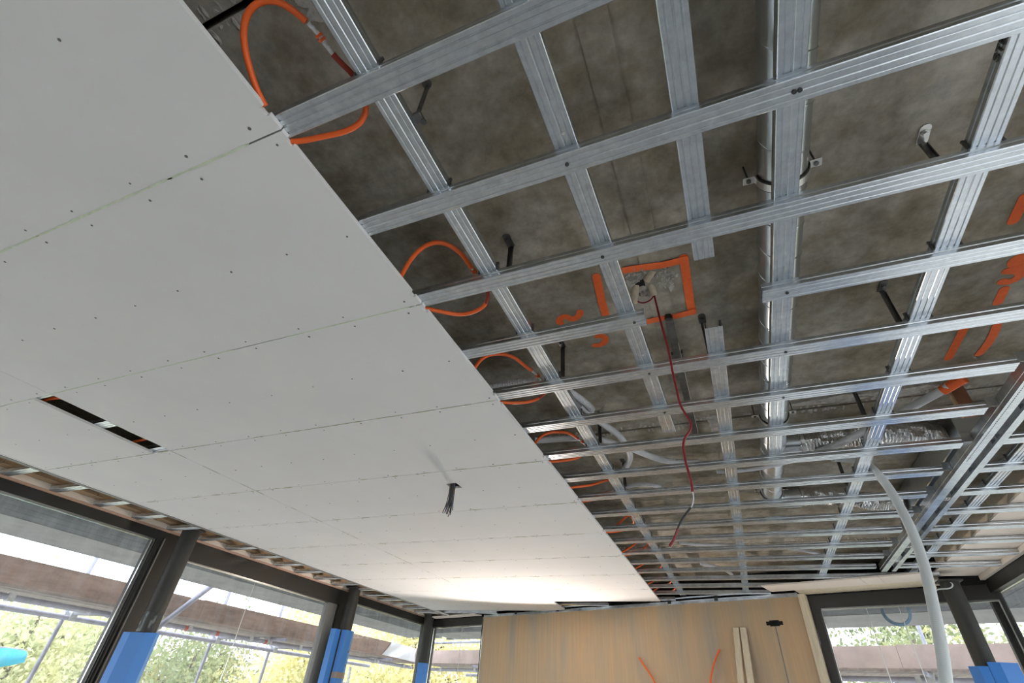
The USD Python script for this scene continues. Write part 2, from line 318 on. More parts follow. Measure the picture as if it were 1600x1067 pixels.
CONDUIT_B = [(-0.836, 1.568, 2.68), (-0.798, 1.58, 2.7), (-0.728, 1.59, 2.71), (-0.646, 1.607, 2.715), (-0.574, 1.649, 2.715), (-0.511, 1.724, 2.71), (-0.453, 1.884, 2.7)]
CONDUIT_C = [(-0.815, 2.112, 2.7), (-0.706, 2.146, 2.71), (-0.595, 2.171, 2.715), (-0.493, 2.23, 2.72), (-0.417, 2.304, 2.72), (-0.331, 2.398, 2.71), (-0.248, 2.487, 2.7), (-0.158, 2.551, 2.7), (-0.063, 2.597, 2.71)]
HANGTUBE = [(0.602, 2.841, 2.766), (0.697, 2.833, 2.746), (0.725, 2.786, 2.702), (0.743, 2.749, 2.641), (0.761, 2.735, 2.569), (0.765, 2.694, 2.454), (0.754, 2.633, 2.323), (0.732, 2.579, 2.193), (0.69, 2.501, 2.049), (0.653, 2.441, 1.934),
 (0.621, 2.401, 1.832), (0.582, 2.358, 1.73)]
CONDUIT_D = [(0.482, 2.544, 2.68), (0.548, 2.505, 2.685), (0.62, 2.438, 2.69), (0.692, 2.363, 2.695), (0.761, 2.294, 2.7), (0.819, 2.228, 2.705), (0.869, 2.171, 2.71), (0.921, 2.104, 2.715)]
CONDUIT_E = [(0.023, 2.701, 2.69), (0.15, 2.701, 2.685), (0.272, 2.666, 2.68), (0.36, 2.63, 2.68), (0.461, 2.619, 2.685)]
SLABCABLE = [(-0.542, 3.602, 2.8), (-0.265, 3.545, 2.8), (0.023, 3.643, 2.8), (0.306, 3.633, 2.8), (0.536, 3.629, 2.8)]

# ================================================================== THE SETTING
Z = 1.6                                   # heights below are above the floor; the eye is at 1.6
CEIL = 2.6                                # underside of the new plasterboard
SLAB = 2.815                              # underside of the concrete
BACK_D = np.array([0.939, -0.343, 0.0]); BACK_N = np.array([0.343, 0.939, 0.0])   # back facade: along, outward
BACK0 = np.array([-4.40, 7.282, 0.0])
def back(s, off=0.0, z=0.0): return BACK0 + BACK_D * s + BACK_N * off + np.array([0, 0, z])
def oriented_box(o, u, n, s0, s1, d0, d1, z0, z1):
    m = box(s0, s1, d0, d1, z0, z1); v = m.vertices
    m.vertices = np.array(o) + v[:, :1] * u + v[:, 1:2] * n + np.array([0, 0, 1.0]) * v[:, 2:3]
    if m.volume < 0: m.invert()
    return m
def bbox(s0, s1, d0, d1, z0, z1): return oriented_box(BACK0, BACK_D, BACK_N, s0, s1, d0, d1, z0, z1)

fl = struct('floor')
part(fl, 'screed', trimesh.creation.extrude_polygon(Polygon([(-4.5, -3.6), (1.88, -3.6), (1.88, 5.06), (-4.5, 7.40)]), 0.2).apply_translation((0, 0, -0.2)), FLOOR)

# concrete slab overhead: precast panels with open joints, topped by the roof
ce = struct('ceiling')
ys = [-3.7, 0.106, 2.345, 4.585, 9.6]
outline = Polygon([(-6.25, -3.7), (3.7, -3.7), (3.7, 6.35), (-6.25, 9.95)])
for a, b in zip(ys, ys[1:]):
    g = outline.intersection(sbox(-7, a + 0.007, 5, b - 0.007))
    part(ce, 'slab_panel', trimesh.creation.extrude_polygon(g, 0.16).apply_translation((0, 0, SLAB)), CONCRETE)
part(ce, 'roof_deck', trimesh.creation.extrude_polygon(outline, 0.12).apply_translation((0, 0, SLAB + 0.16)), BLACKGAP)
# rough mortar squeezed out along the joints
def mortar(y, x0, x1, seed, amount):
    r = np.random.default_rng(seed); ms = []
    x = x0
    while x < x1:
        w = r.uniform(0.006, 0.020); side = r.choice([-1, 1])
        if r.random() < amount and not 0.22 < x < 0.40:
            h = r.uniform(0.004, 0.012); L = r.uniform(0.004, 0.022) * (1 if r.random() < 0.8 else 1.6)
            m = trimesh.creation.icosphere(1, 1.0)
            m.vertices *= np.array([w * 0.55, L, h * 0.6]); m.vertices += (r.random(m.vertices.shape) - 0.5) * 0.003
            m.apply_translation((x + w / 2, y + side * (0.009 + L * 0.9), SLAB + h * 0.2))
            ms.append(m)
        x += w * 0.75
    return cat(ms)
for y, x0, x1, sd, am in ((0.106, -1.35, 0.0, 3, 0.9), (2.345, -2.0, 1.5, 4, 0.85), (4.585, -1.4, 1.4, 5, 0.8)):
    part(ce, 'mortar_smear', mortar(y, x0, x1, sd, am), MORTAR, 'rough grey mortar squeezed out of the slab joint', 'stuff')
# a smear of mortar beside the first joint, and the board mark along the slab
def blob(cx, cy, rx, ry, seed, h=0.004):
    a = np.linspace(0, 2 * np.pi, 28, endpoint=False); r = np.random.default_rng(seed)
    k = 1 + 0.25 * np.sin(3 * a + r.random() * 6) + 0.12 * np.sin(7 * a + r.random() * 6)
    return trimesh.creation.extrude_polygon(Polygon(np.c_[cx + rx * k * np.cos(a), cy + ry * k * np.sin(a)]), h).apply_translation((0, 0, SLAB - h + 0.001))
part(ce, 'mortar_patch', blob(-0.60, 0.165, 0.07, 0.030, 2), MORTAR)
part(ce, 'mortar_patch', blob(0.55, 2.27, 0.16, 0.03, 5, 0.012), MORTAR)
part(ce, 'mortar_patch', blob(0.82, 2.27, 0.12, 0.035, 6, 0.014), MORTAR)
part(ce, 'mortar_patch', blob(0.07, 2.38, 0.05, 0.09, 8, 0.006), MORTAR)
part(ce, 'board_mark', box(-0.098, -0.026, 0.12, 2.33, SLAB - 0.004, SLAB + 0.01), CONCRETE)
part(ce, 'board_mark', box(-0.02, 0.05, 2.36, 4.57, SLAB - 0.004, SLAB + 0.01), CONCRETE)
# sprayed orange setting-out marks
for kk, (k, p) in enumerate(PAINT_LINES.items()):
    w = 0.0135 if k in ('curl', 'hook', 'right_curl', 'right_curl_b') else 0.0145
    q = smooth_path([(a, b) for a, b in p], k=5) if len(p) > 2 and not k.startswith('square') else np.array(p)
    g = LineString(q).buffer(w, cap_style=1).simplify(0.001)
    for gg in getattr(g, 'geoms', [g]):
        part(ce, 'paint_mark', trimesh.creation.extrude_polygon(gg, 0.0012).apply_translation((0, 0, SLAB - 0.0012 + (-0.0035 if 'square_bottom' == k or 'square_top' == k else 0) - 0.0002 * kk)), PAINT)
# broken-out hole in the slab with loose chips
chips = []
r = np.random.default_rng(11)
for i in range(110):
    a, d = r.uniform(0, 2 * np.pi), 0.03 + 0.06 * r.beta(1.5, 2)
    m = trimesh.creation.icosphere(0, r.uniform(0.003, 0.010)); m.vertices += (r.random(m.vertices.shape) - 0.5) * 0.008
    m.apply_translation((-0.088 + d * 1.3 * np.cos(a), 1.27 + d * np.sin(a), SLAB + 0.001)); chips.append(m)
part(ce, 'broken_concrete', cat(chips), MORTAR, 'broken concrete edge around the cable outlet', 'stuff')
part(ce, 'mortar_patch', blob(-0.085, 1.27, 0.085, 0.06, 14, 0.003), MORTAR)
part(ce, 'outlet_hole', blob(-0.098, 1.262, 0.028, 0.02, 4, 0.0045), BLACKGAP)  # black patch painted for the shade inside the hole

# rear and remaining walls of the room
wr = struct('wall_rear')
part(wr, 'wall_panel', box(-4.5, 1.88, -3.75, -3.6, 0, SLAB), WHITEWALL)

# ---------------------------------------------------------------- windows
def window(name, o, u, n, s0, s1, head0, head1, jambs, sill=0.10, posts=(), sash=False, cover=None):
    """frame bars, bead and pane; s runs along the facade, depth goes outward along n"""
    t = struct(name)
    B = lambda a, b, d0, d1, z0, z1: oriented_box(o, u, n, a, b, d0, d1, z0, z1)
    j0, j1 = jambs
    part(t, 'head_frame', B(s0, s1, 0, 0.09, head0, head1), FRAME)
    part(t, 'sill_frame', B(s0, s1, 0, 0.09, 0.0, sill), FRAME)
    part(t, 'jamb_frame', B(s0, s0 + j0, 0, 0.09, sill, head0), FRAME)
    part(t, 'jamb_frame', B(s1 - j1, s1, 0, 0.09, sill, head0), FRAME)
    for q in posts: part(t, 'mullion', B(q - 0.03, q + 0.03, 0.0, 0.09, sill, head0), FRAME)
    g0, g1 = s0 + j0, s1 - j1
    part(t, 'bead', B(g0, g1, 0.026, 0.040, head0 - 0.012, head0), BEAD)
    part(t, 'bead', B(g0, g0 + 0.010, 0.026, 0.040, sill, head0 - 0.012), BEAD)
    part(t, 'bead', B(g1 - 0.010, g1, 0.026, 0.040, sill, head0 - 0.012), BEAD)
    if sash:
        part(t, 'sash_groove', B(s1 - j1 * 0.62, s1 - j1 * 0.56, -0.012, 0.001, sill, head0 + 0.02), FRAMELIGHT)
        part(t, 'sash_edge', B(s1 - j1 * 0.95, s1 - j1 * 0.78, -0.014, 0.001, sill, head0 + 0.01), FRAME)
    if cover: part(t, 'jamb_cover', B(cover[0], cover[1], 0.010, 0.085, sill, head0), FRAMELIGHT, 'grey cover plate beside the glass')
    part(t, 'pane', B(g0, g1, 0.050, 0.056, sill, head0), GLASS)
    return t
LO, LU, LN = (-4.40, 0, 0), np.array([0, 1.0, 0]), np.array([-1.0, 0, 0])
window('window_1', LO, LU, LN, -3.6, 2.885, 2.532, 2.612, (0.08, 0.165), posts=(-1.4,), sash=True)
window('window_2', LO, LU, LN, 2.885, 5.25, 2.448, 2.612, (0.05, 0.09), cover=(5.00, 5.14))
window('window_3', LO, LU, LN, 5.25, 7.25, 2.515, 2.612, (0.05, 0.06))
window('window_4', BACK0, BACK_D, BACK_N, 0.02, 1.17, 2.495, 2.592, (0.05, 0.03))
window('window_5', back(0, 0.06), BACK_D, BACK_N, 5.30, 6.62, 2.487, 2.590, (0.065, 0.03))
RO, RU, RN = (1.78, 0, 0), np.array([0, 1.0, 0]), np.array([1.0, 0, 0])
window('window_6', RO, RU, RN, -3.6, 5.19, 2.530, 2.612, (0.08, 0.035), posts=(-1.0, 2.1))
tr = struct('trim_1')
part(tr, 'edge_strip', box(-4.405, -4.385, -3.6, 7.2, 2.603, 2.618), COPPER)
part(tr, 'facade_infill', box(-4.5, -4.405, -3.6, 7.25, 2.612, SLAB), BLACKGAP)
part(tr, 'facade_infill', box(1.785, 1.88, -3.6, 5.1, 2.612, SLAB), BLACKGAP)
part(tr, 'facade_infill', bbox(0.0, 6.7, 0.05, 0.14, 2.59, SLAB), BLACKGAP)

# ---------------------------------------------------------------- plywood wall at the back
wb = struct('wall_back')
part(wb, 'plywood_sheet', bbox(1.17, 5.235, 0.0, 0.10, 0.0, 2.596), PLY)
part(wb, 'edge_batten', bbox(5.238, 5.29, -0.022, 0.10, 0.0, 2.596), PINE)
part(wb, 'edge_batten', bbox(1.150, 1.168, 0.0, 0.10, 0.0, 2.585), BEAD)
part(wb, 'top_track', bbox(1.17, 5.235, -0.006, 0.10, 2.580, 2.612), STEEL)
for s in (1.75, 2.45, 3.95, 4.46):
    part(wb, 'track_bracket', bbox(s, s + 0.035, -0.012, -0.004, 2.590, 2.622), BLACKPLASTIC)
part(wb, 'black_mark', cat([bbox(4.905, 5.05, -0.002, 0.001, 2.362, 2.392), bbox(4.935, 5.02, -0.002, 0.001, 2.352, 2.40)]), BLACKGAP)
part(wb, 'marked_line', bbox(4.975, 4.983, -0.0015, 0.001, 0.0, 2.352), FRAMELIGHT)

# ---------------------------------------------------------------- roof overhang outside
oh = struct('trim_2')
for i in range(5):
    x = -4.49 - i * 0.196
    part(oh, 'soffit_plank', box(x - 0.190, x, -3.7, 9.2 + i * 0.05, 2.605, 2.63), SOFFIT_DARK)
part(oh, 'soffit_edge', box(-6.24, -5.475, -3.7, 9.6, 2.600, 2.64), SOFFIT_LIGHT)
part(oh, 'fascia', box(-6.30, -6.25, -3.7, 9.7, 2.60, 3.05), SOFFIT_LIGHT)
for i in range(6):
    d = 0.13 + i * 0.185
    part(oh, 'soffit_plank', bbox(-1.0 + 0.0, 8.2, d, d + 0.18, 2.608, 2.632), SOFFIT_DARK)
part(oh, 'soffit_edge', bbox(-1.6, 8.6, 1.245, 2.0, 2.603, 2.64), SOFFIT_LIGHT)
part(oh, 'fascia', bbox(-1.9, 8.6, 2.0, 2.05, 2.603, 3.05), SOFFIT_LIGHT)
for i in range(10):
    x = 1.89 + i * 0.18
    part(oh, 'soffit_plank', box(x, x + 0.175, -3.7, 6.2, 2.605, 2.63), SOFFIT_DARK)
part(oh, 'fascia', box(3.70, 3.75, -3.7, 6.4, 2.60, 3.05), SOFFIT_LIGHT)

# ================================================================== CEILING FRAMING
def cd_profile(w=0.054, h=0.027):
    a = w / 2
    pts = [(-a + 0.007, h - 0.001), (-a, h), (-a, h * 0.62), (-a + 0.0012, h * 0.5), (-a, h * 0.38), (-a, 0.0016), (-a + 0.0016, 0),
           (-a * 0.66, 0), (-a * 0.60, 0.0022), (-a * 0.52, 0.0022), (-a * 0.46, 0), (-0.0030, 0), (-0.0012, 0.0020), (0.0012, 0.0020), (0.0030, 0),
           (a * 0.46, 0), (a * 0.52, 0.0022), (a * 0.60, 0.0022), (a * 0.66, 0), (a - 0.0016, 0), (a, 0.0016), (a, h * 0.38), (a - 0.0012, h * 0.5), (a, h * 0.62), (a, h), (a - 0.007, h - 0.001)]
    return sheet(pts, 0.0009)
CD = cd_profile()
BZ = 2.6128                               # underside of the battens
RZ = BZ + 0.0272                          # underside of the runners above them
def by(n): return 0.303 + 0.3075 * n      # batten n
RUNNERS = {                               # x centre at near and far end, y range
    'a': [(-0.514, -0.514, -1.2, 6.0)], 'b': [(-0.205, -0.146, -0.9, 2.075)], 'c': [(0.089, 0.089, -1.2, 1.041), (0.091, 0.089, 1.362, 5.75)],
    'd': [(0.292, 0.292, -1.2, 2.43)], 'e': [(0.680, 0.684, -1.2, 5.45)], 'f': [(1.262, 1.298, 0.2, 5.05)]}
def runner_x(key, y):
    for x0, x1, y0, y1 in RUNNERS[key]:
        if y0 <= y <= y1: return x0 + (x1 - x0) * (y - y0) / (y1 - y0)
    return None
def clip(x, y):
    """the wire clip that ties batten and runner: two dark ears beside the runner"""
    return cat([box(x - 0.033, x + 0.033, y - 0.029, y - 0.023, RZ + 0.0285, RZ + 0.031), box(x - 0.033, x - 0.029, y - 0.0305, y - 0.0245, BZ + 0.024, RZ + 0.030), box(x + 0.029, x + 0.033, y - 0.0305, y - 0.0245, BZ + 0.024, RZ + 0.030)])
ORD = ['nearest', 'second', 'third', 'fourth', 'fifth', 'sixth', 'seventh', 'eighth', 'ninth', 'tenth', 'eleventh', 'twelfth', 'thirteenth', 'fourteenth', 'fifteenth', 'sixteenth', 'seventeenth', 'eighteenth', 'nineteenth', 'twentieth', 'twenty-first', 'twenty-second', 'twenty-third']
SCREWS = {1: (-0.182,), 2: (-0.173,), 3: (-0.144,), 4: (-0.149, 0.303), 5: (-0.138, 0.304)}
def batten(n, x0, x1, label, side=None):
    y = by(n)
    t = thing('ceiling_batten', label, 'batten', ((x0 + x1) / 2, y, BZ))
    part(t, 'channel', extrude(CD, (x0, y, BZ + 0.0005), (x1, y, BZ + 0.0005)), STEEL)
    for key in RUNNERS:
        rx = runner_x(key, y)
        if key in 'aef' and rx is not None and x0 + 0.03 < rx < x1 - 0.03: part(t, 'wire_clip', clip(rx, y), DULLMETAL)
    if x0 < -3:
        return t
    return t
def screw_heads(t, n, xs, dy=0.0):
    for x in xs: part(t, 'screw', disc((x, by(n) + dy, BZ + 0.0004), 0.0048, 9, h=0.003), SCREW)
for n in range(0, 22):
    right = 1.005 if n < 15 else {15: 1.46, 16: 1.12, 17: 0.30, 18: -0.60, 19: -1.38, 20: -2.22, 21: -3.05}[n]
    if n == 3:
        t = batten(3, -4.362, -0.108, 'fourth batten from the near edge, left piece cut off short of the orange square')
        screw_heads(t, 3, (-0.144,))
        t = batten(3, 0.232, 1.005, 'fourth batten from the near edge, right piece starting beside the round duct')
        screw_heads(t, 3, (0.297,))
        continue
    what = {0: 'nearest galvanised ceiling batten, reaching the board edge at the top of the picture', 1: 'second galvanised ceiling batten from the near edge, passing two screw heads beside the duct'}.get(
        n, f'{ORD[n]} galvanised ceiling batten counted from the near edge, running under the long channels')
    t = batten(n, -4.362, right, what)
    if n == 1: screw_heads(t, 1, (-0.182, 0.300, 0.290))
    elif n in SCREWS: screw_heads(t, n, SCREWS[n])
for n in range(6, 15):
    batten(n, 1.118, 1.765, f'short batten right of the twin rails, {ORD[n - 6]} counted from the near end')

NAMES = {'a': ['long ceiling channel next to the plasterboard edge, above the battens'],
         'b': ['slightly skewed ceiling channel ending beyond the orange square'],
         'c': ['near piece of the middle channel, cut off beside the orange square', 'far piece of the middle channel, starting beyond the orange square'],
         'd': ['ceiling channel running right below the round metal duct'],
         'e': ['bright ceiling channel to the right of the round duct'],
         'f': ['ceiling channel right of the twin rails']}
for key, runs in RUNNERS.items():
    for (x0, x1, y0, y1), lab in zip(runs, NAMES[key]):
        t = thing('carrier_channel', lab, 'channel', ((x0 + x1) / 2, (y0 + y1) / 2, RZ))
        if key == 'e': CHANNEL_E = t
        part(t, 'channel', extrude(CD, (x0, y0, RZ + 0.0005), (x1, y1, RZ + 0.0005)), STEEL)
        for k in range(3):
            yy = y0 + (0.55 + 0.9 * k)
            if yy < y1 and key in 'bd': part(t, 'screw', disc((x0 + (x1 - x0) * (yy - y0) / (y1 - y0) + 0.004, yy, RZ), 0.0035, 8, h=0.002), BRIGHTMETAL)

def lettering(t, text, x, y, z, h):
    """printed letters on the side of a channel, read from the window side to the room"""
    m = meshkit.text_mesh(text, h, 0.0004, True); v = np.array(m.vertices)
    m.vertices = np.c_[x - v[:, 2], y - v[:, 0] * 1.15, z + v[:, 1]]
    if m.volume < 0: m.invert()
    part(t, 'lettering', m, SCREW, 'black printed lettering')
lettering(CHANNEL_E, 'STEEL', 0.680 - 0.0274, 0.708, RZ + 0.0085, 0.0165)

# twin rails for the curtain slot
def rail(x0, x1, flip, label):
    t = thing('slot_rail', label, 'rail', (x0, 2.5, CEIL))
    h = 0.052
    pts = [(x1 - 0.004, CEIL + h), (x0, CEIL + h), (x0, CEIL), (x1, CEIL), (x1, CEIL + 0.009)] if not flip else [(x0 + 0.004, CEIL + h), (x1, CEIL + h), (x1, CEIL), (x0, CEIL), (x0, CEIL + 0.009)]
    part(t, 'profile', profile_y(pts, 0.0012, -0.6, 4.67), STEEL)
    ms = [box(x0 + 0.010, x0 + 0.013, y, y + 0.006, CEIL - 0.0012, CEIL - 0.0004) for y in np.arange(0.9, 2.6, 0.014)]
    if not flip: part(t, 'perforation', cat(ms), SCREW, None, 'stuff')
    part(t, 'rib', box(x0 - 0.002 if not flip else x1, x0 if not flip else x1 + 0.002, -0.6, 4.67, CEIL + 0.018, CEIL + 0.022), STEEL)
    return t
def profile_y(pts, tk, y0, y1):
    """a sheet-metal section given in x, z and pushed along y"""
    m = trimesh.creation.extrude_polygon(sheet(pts, tk), y1 - y0, engine='earcut')
    v = m.vertices; m.vertices = np.c_[v[:, 0], y0 + v[:, 2], v[:, 1]]
    if m.volume < 0: m.invert()
    return m
rail(1.040, 1.078, False, 'left rail of the twin slot rails, perforated along its underside')
rail(1.108, 1.134, True, 'right rail of the twin slot rails')
for y, nm in ((3.11, 'nearest'), (4.01, 'middle'), (4.38, 'farthest')):
    t = thing('rail_connector', f'{nm} white punched strap across the gap of the twin rails', 'connector', (1.09, y, CEIL))
    part(t, 'strap', cat([box(1.076, 1.110, y - 0.022, y - 0.016, CEIL + 0.004, CEIL + 0.006), box(1.076, 1.110, y + 0.010, y + 0.016, CEIL + 0.004, CEIL + 0.006),
                          box(1.076, 1.082, y - 0.016, y + 0.010, CEIL + 0.004, CEIL + 0.006), box(1.104, 1.110, y - 0.016, y + 0.010, CEIL + 0.004, CEIL + 0.006), box(1.091, 1.095, y - 0.016, y + 0.010, CEIL + 0.004, CEIL + 0.006)]), LADDER)
# batten end brackets at the left rail
for n in range(5, 14):
    y = by(n)
    t = thing('end_bracket', f'small angle bracket joining the {ORD[n]} batten to the left slot rail', 'bracket', (1.02, y, BZ))
    part(t, 'leg', box(1.006, 1.0385, y - 0.030, y - 0.0285, BZ + 0.004, BZ + 0.042), STEEL)
    part(t, 'flange', box(1.036, 1.0385, y - 0.0285, y + 0.02, BZ + 0.004, BZ + 0.042), STEEL)

# ================================================================== PLASTERBOARD
XS, XE, XL = -2.7265, -0.757, -3.872      # inner joint, free edge, outer edge
def rows(k): return by(2 * k) + 0.002, by(2 * k + 2) - 0.002
def screws_for(x0, x1, k, seed):
    r = np.random.default_rng(seed); ms = []
    y0, y1 = rows(k)
    for yy in (y0 + 0.022, (y0 + y1) / 2, y1 - 0.022):
        x = x1 - 0.05
        while x > x0 + 0.03:
            xx, yj = x + r.uniform(-0.02, 0.02), yy + r.uniform(-0.006, 0.006)
            ms.append(disc((xx, yj, CEIL + 0.0006), r.uniform(0.0028, 0.0042), 7, h=0.0014))
            x -= 0.222
    return cat(ms)
def filler(x0, x1, y, seed, density, w, solid=False):
    """joint filler: a ragged thin ridge along the joint, broken into pieces"""
    r = np.random.default_rng(seed); ms = []
    x = x0
    while x < x1:
        L = r.uniform(0.25, 0.6) if solid else r.uniform(0.02, 0.13)
        if r.random() < density:
            n = max(4, int(L / 0.02)); xs = np.linspace(x, min(x + L, x1), n)
            up = y + 0.0014 + r.uniform(0.0, 1.0, n) * w; lo = y - 0.0014 - r.uniform(0.0, 1.0, n) * w
            up[[0, -1]] = y + 0.001; lo[[0, -1]] = y - 0.001
            g = Polygon(np.r_[np.c_[xs, up], np.c_[xs[::-1], lo[::-1]]]).buffer(0)
            for q in getattr(g, 'geoms', [g]):
                if q.area > 1e-7: ms.append(trimesh.creation.extrude_polygon(q, 0.005, engine='earcut').apply_translation((0, 0, CEIL - 0.0012)))
        x += L * (0.97 if solid else r.uniform(0.8, 1.25))
    return cat(ms) if ms else None
DEN = {-2: 1.0, -1: 1.0, 0: 0.95, 1: 0.8, 2: 0.5, 3: 0.4, 4: 0.35, 5: 0.3, 6: 0.3, 7: 0.25, 8: 0.2, 9: 0.1}
BROW = {-2: 'beyond the picture top', -1: 'filling the top left corner', 0: 'with the long green joint', 1: 'beside the long slot', 2: 'just beyond the long slot', 3: 'next to the hanging cable bundle', 4: 'just past the cable bundle',
        5: 'sixth row from the near edge', 6: 'seventh row from the near edge', 7: 'eighth row from the near edge', 8: 'last row of the wide field, brightly lit', 9: 'short row against the plywood wall'}
def make_board(x0, x1, k, side, jit=0.0):
    y0, y1 = rows(k)
    lab = {'right': f'wide white plasterboard, {BROW[k]}, at the free edge', 'left': f'narrow white plasterboard on the window side, {BROW[k]}', 'only': f'white plasterboard, {BROW[k]}'}[side]
    t = thing('plasterboard', lab, 'plasterboard', ((x0 + x1) / 2, (y0 + y1) / 2, CEIL))
    poly = Polygon([(x0, y0), (x1 + jit, y0), (x1 + jit * 0.4, y1), (x0, y1)])
    if side == 'right':                   # the small nicks for the pipes near the joint
        for yy in (y0 + 0.028, y1 - 0.045): poly = poly.difference(sbox(x1 - 0.008, yy - 0.010, x1 + 0.02, yy + 0.010))
    if k == 3 and side == 'right': poly = poly.difference(sbox(-1.430, 2.318, -1.362, 2.392))
    if k == 9: poly = Polygon([(x0, y0), (-1.945, y0), (-1.968, 6.355), (-2.24, 6.451), (x0, 6.451)])
    m = trimesh.creation.extrude_polygon(poly, 0.0125, engine='earcut').apply_translation((0, 0, CEIL))
    part(t, 'sheet', m, BOARD)
    part(t, 'screw_heads', screws_for(x0, x1, k, 100 + k * 2 + (side == 'left')) if k != 9 else cat([disc((x, 6.1, CEIL + 0.0006), 0.004, 7) for x in np.arange(x0 + 0.1, -2.0, 0.22)]), SCREWGREY, 'dark screw heads', 'stuff')
    f = filler(x0, x1 - (0.10 if k == 0 else 0.02), y0 - 0.002, 300 + k * 2 + (side == 'left'), DEN[k], {0: 0.0022, 1: 0.0012}.get(k, 0.003 if k < 3 else 0.006), k < 2)
    if f is not None: part(t, 'joint_filler', f, FILLER if k < 2 else FILLER2, 'greenish joint filler', 'stuff')
    if side == 'left':
        f = filler(y0, y1, -XS - 0.0008, 500 + k, 0.5, 0.003)
        if f is not None and k not in (0,):
            v = np.array(f.vertices); f.vertices = np.c_[-v[:, 1], v[:, 0], v[:, 2]]
            part(t, 'joint_filler', f, FILLER if k < 2 else FILLER2, 'greenish joint filler', 'stuff')
    return t
for k in range(-2, 10):
    if k == 9: make_board(-3.872, -1.945, 9, 'only'); continue
    jit = {-1: 0.002, 0: -0.001, 1: 0.001, 2: -0.002, 3: 0.001}.get(k, 0.0)
    make_board(XS + 0.0012, XE, k, 'right', jit)
    make_board(XL, (-2.872 if k == 1 else XS - 0.0012), k, 'left')

# ================================================================== SERVICES ABOVE THE BATTENS
# orange pipes looping from board to board across each joint
def loop(pts, label, fitting=None):
    t = thing('orange_pipe', label, 'pipe', pts[0])
    p = smooth_path(pts, n=160)
    if fitting is None:
        part(t, 'hose', tube(pts, 0.0068, 12), PEX, smooth=40)
        return t
    a, b = int(fitting[0] * 159), int(fitting[1] * 159)
    part(t, 'hose', tube(p[:a + 1:2], 0.0068, 12, spline=False), PEX, smooth=40)
    cp = part(t, 'coupling', tube(p[a:b + 1], 0.0052, 10, spline=False), CLEARPIPE, 'clear plastic coupling', smooth=40)
    m = (a + b) // 2; d = p[m + 1] - p[m - 1]; d /= np.linalg.norm(d)
    for s in (-1, 1): part(cp, 'ring', cyl(p[m] + s * d * 0.0015, p[m] + s * d * 0.007, 0.0085, 12), PEX, 'orange ring')
    e = min(159, b + 26)
    part(t, 'sleeve', tube(p[b:e + 1:2], 0.0062, 10, spline=False), PEXDARK, 'red brown sleeve', smooth=40)
    part(t, 'hose', tube(p[e::2], 0.0068, 12, spline=False), PEX, smooth=40)
    return t
loop(LOOPS[0], 'large orange pipe loop at the board edge, nearest, arching over the first batten', (0.44, 0.53))
loop(LOOPS[2], 'second orange pipe loop at the board edge, arching over the third batten', (0.455, 0.50))
loop(LOOPS[4], 'third orange pipe loop at the board edge, with a clear coupling on its top', (0.46, 0.56))
loop(LOOPS[6], 'fourth orange pipe loop at the board edge', (0.46, 0.54))
loop(LOOP_TAIL8, 'dark orange fifth pipe loop at the board edge')
loop(LOOP_TAIL10, 'sixth orange pipe loop at the board edge')
loop(LOOP_TAIL12, 'seventh orange pipe loop at the board edge')
for i, n in enumerate((14, 16, 17)):
    y = by(n) - 0.05
    loop([(-0.79, y - 0.05, 2.612), (-0.72, y - 0.04, 2.65), (-0.64, y - 0.05, 2.675), (-0.575, y - 0.02, 2.68), (-0.55, y + 0.06, 2.675), (-0.62, y + 0.13, 2.65), (-0.72, y + 0.12, 2.63), (-0.79, y + 0.1, 2.612)],
         f"{['eighth', 'ninth', 'tenth'][i]} small orange pipe loop far along the board edge")
# pipes seen in the ceiling slot
for i, (p, lab) in enumerate((([(-2.95, 0.975, 2.625), (-2.86, 0.985, 2.64), (-2.76, 1.03, 2.65), (-2.66, 1.10, 2.66)], 'orange pipe crossing the near end of the ceiling slot'),
                              ([(-2.95, 1.27, 2.70), (-2.80, 1.26, 2.70), (-2.62, 1.245, 2.70)], 'thin orange pipe across the middle of the ceiling slot'),
                              ([(-2.97, 1.44, 2.63), (-2.80, 1.44, 2.64), (-2.62, 1.45, 2.65)], 'orange pipe at the far end of the ceiling slot'))):
    t = thing('slot_pipe', lab, 'pipe', p[0]); part(t, 'hose', tube(p, 0.0075 if i != 1 else 0.004, 10), PEX, smooth=40)

# hangers: a foot plate with a bolt on the slab and a flat perforated strap going down
def make_hanger(x, y, label, strap=0.15, foot=1):
    t = thing('hanger_strap', label, 'hanger', (x, y, SLAB))
    fp = part(t, 'foot_plate', cat([chbox(x - 0.013, x + 0.013, y - 0.034, y + 0.004, SLAB - 0.0035, SLAB - 0.0005, 0.001), disc((x, y - 0.038, SLAB - 0.0005), 0.013, 12, h=0.003)]), DULLMETAL if foot else BRIGHTMETAL)
    part(fp, 'bolt', cat([disc((x, y - 0.027, SLAB - 0.0035), 0.0095, 12, h=0.002), disc((x, y - 0.027, SLAB - 0.005), 0.006, 6, h=0.006)]), DULLMETAL if foot else BRIGHTMETAL)
    part(t, 'strap', cat([chbox(x - 0.008, x + 0.008, y + 0.002, y + 0.0045, SLAB - strap, SLAB - 0.001, 0.0008), box(x - 0.008, x - 0.006, y - 0.004, y + 0.002, SLAB - strap, SLAB - 0.012), box(x + 0.006, x + 0.008, y - 0.004, y + 0.002, SLAB - strap, SLAB - 0.012)]), DULLMETAL)
    return t
make_hanger(-0.478, 0.955, 'dark strap hanger on the slab between the second and third battens, beside the edge channel')
make_hanger(-0.482, 1.536, 'dark strap hanger on the slab between the fourth and fifth battens, beside the edge channel')
make_hanger(0.648, 0.978, 'hanger with a bright foot plate beside the bright channel, near the second batten', foot=0)
make_hanger(0.648, 1.552, 'dark strap hanger with a bolted foot beside the bright channel, at the fourth batten')
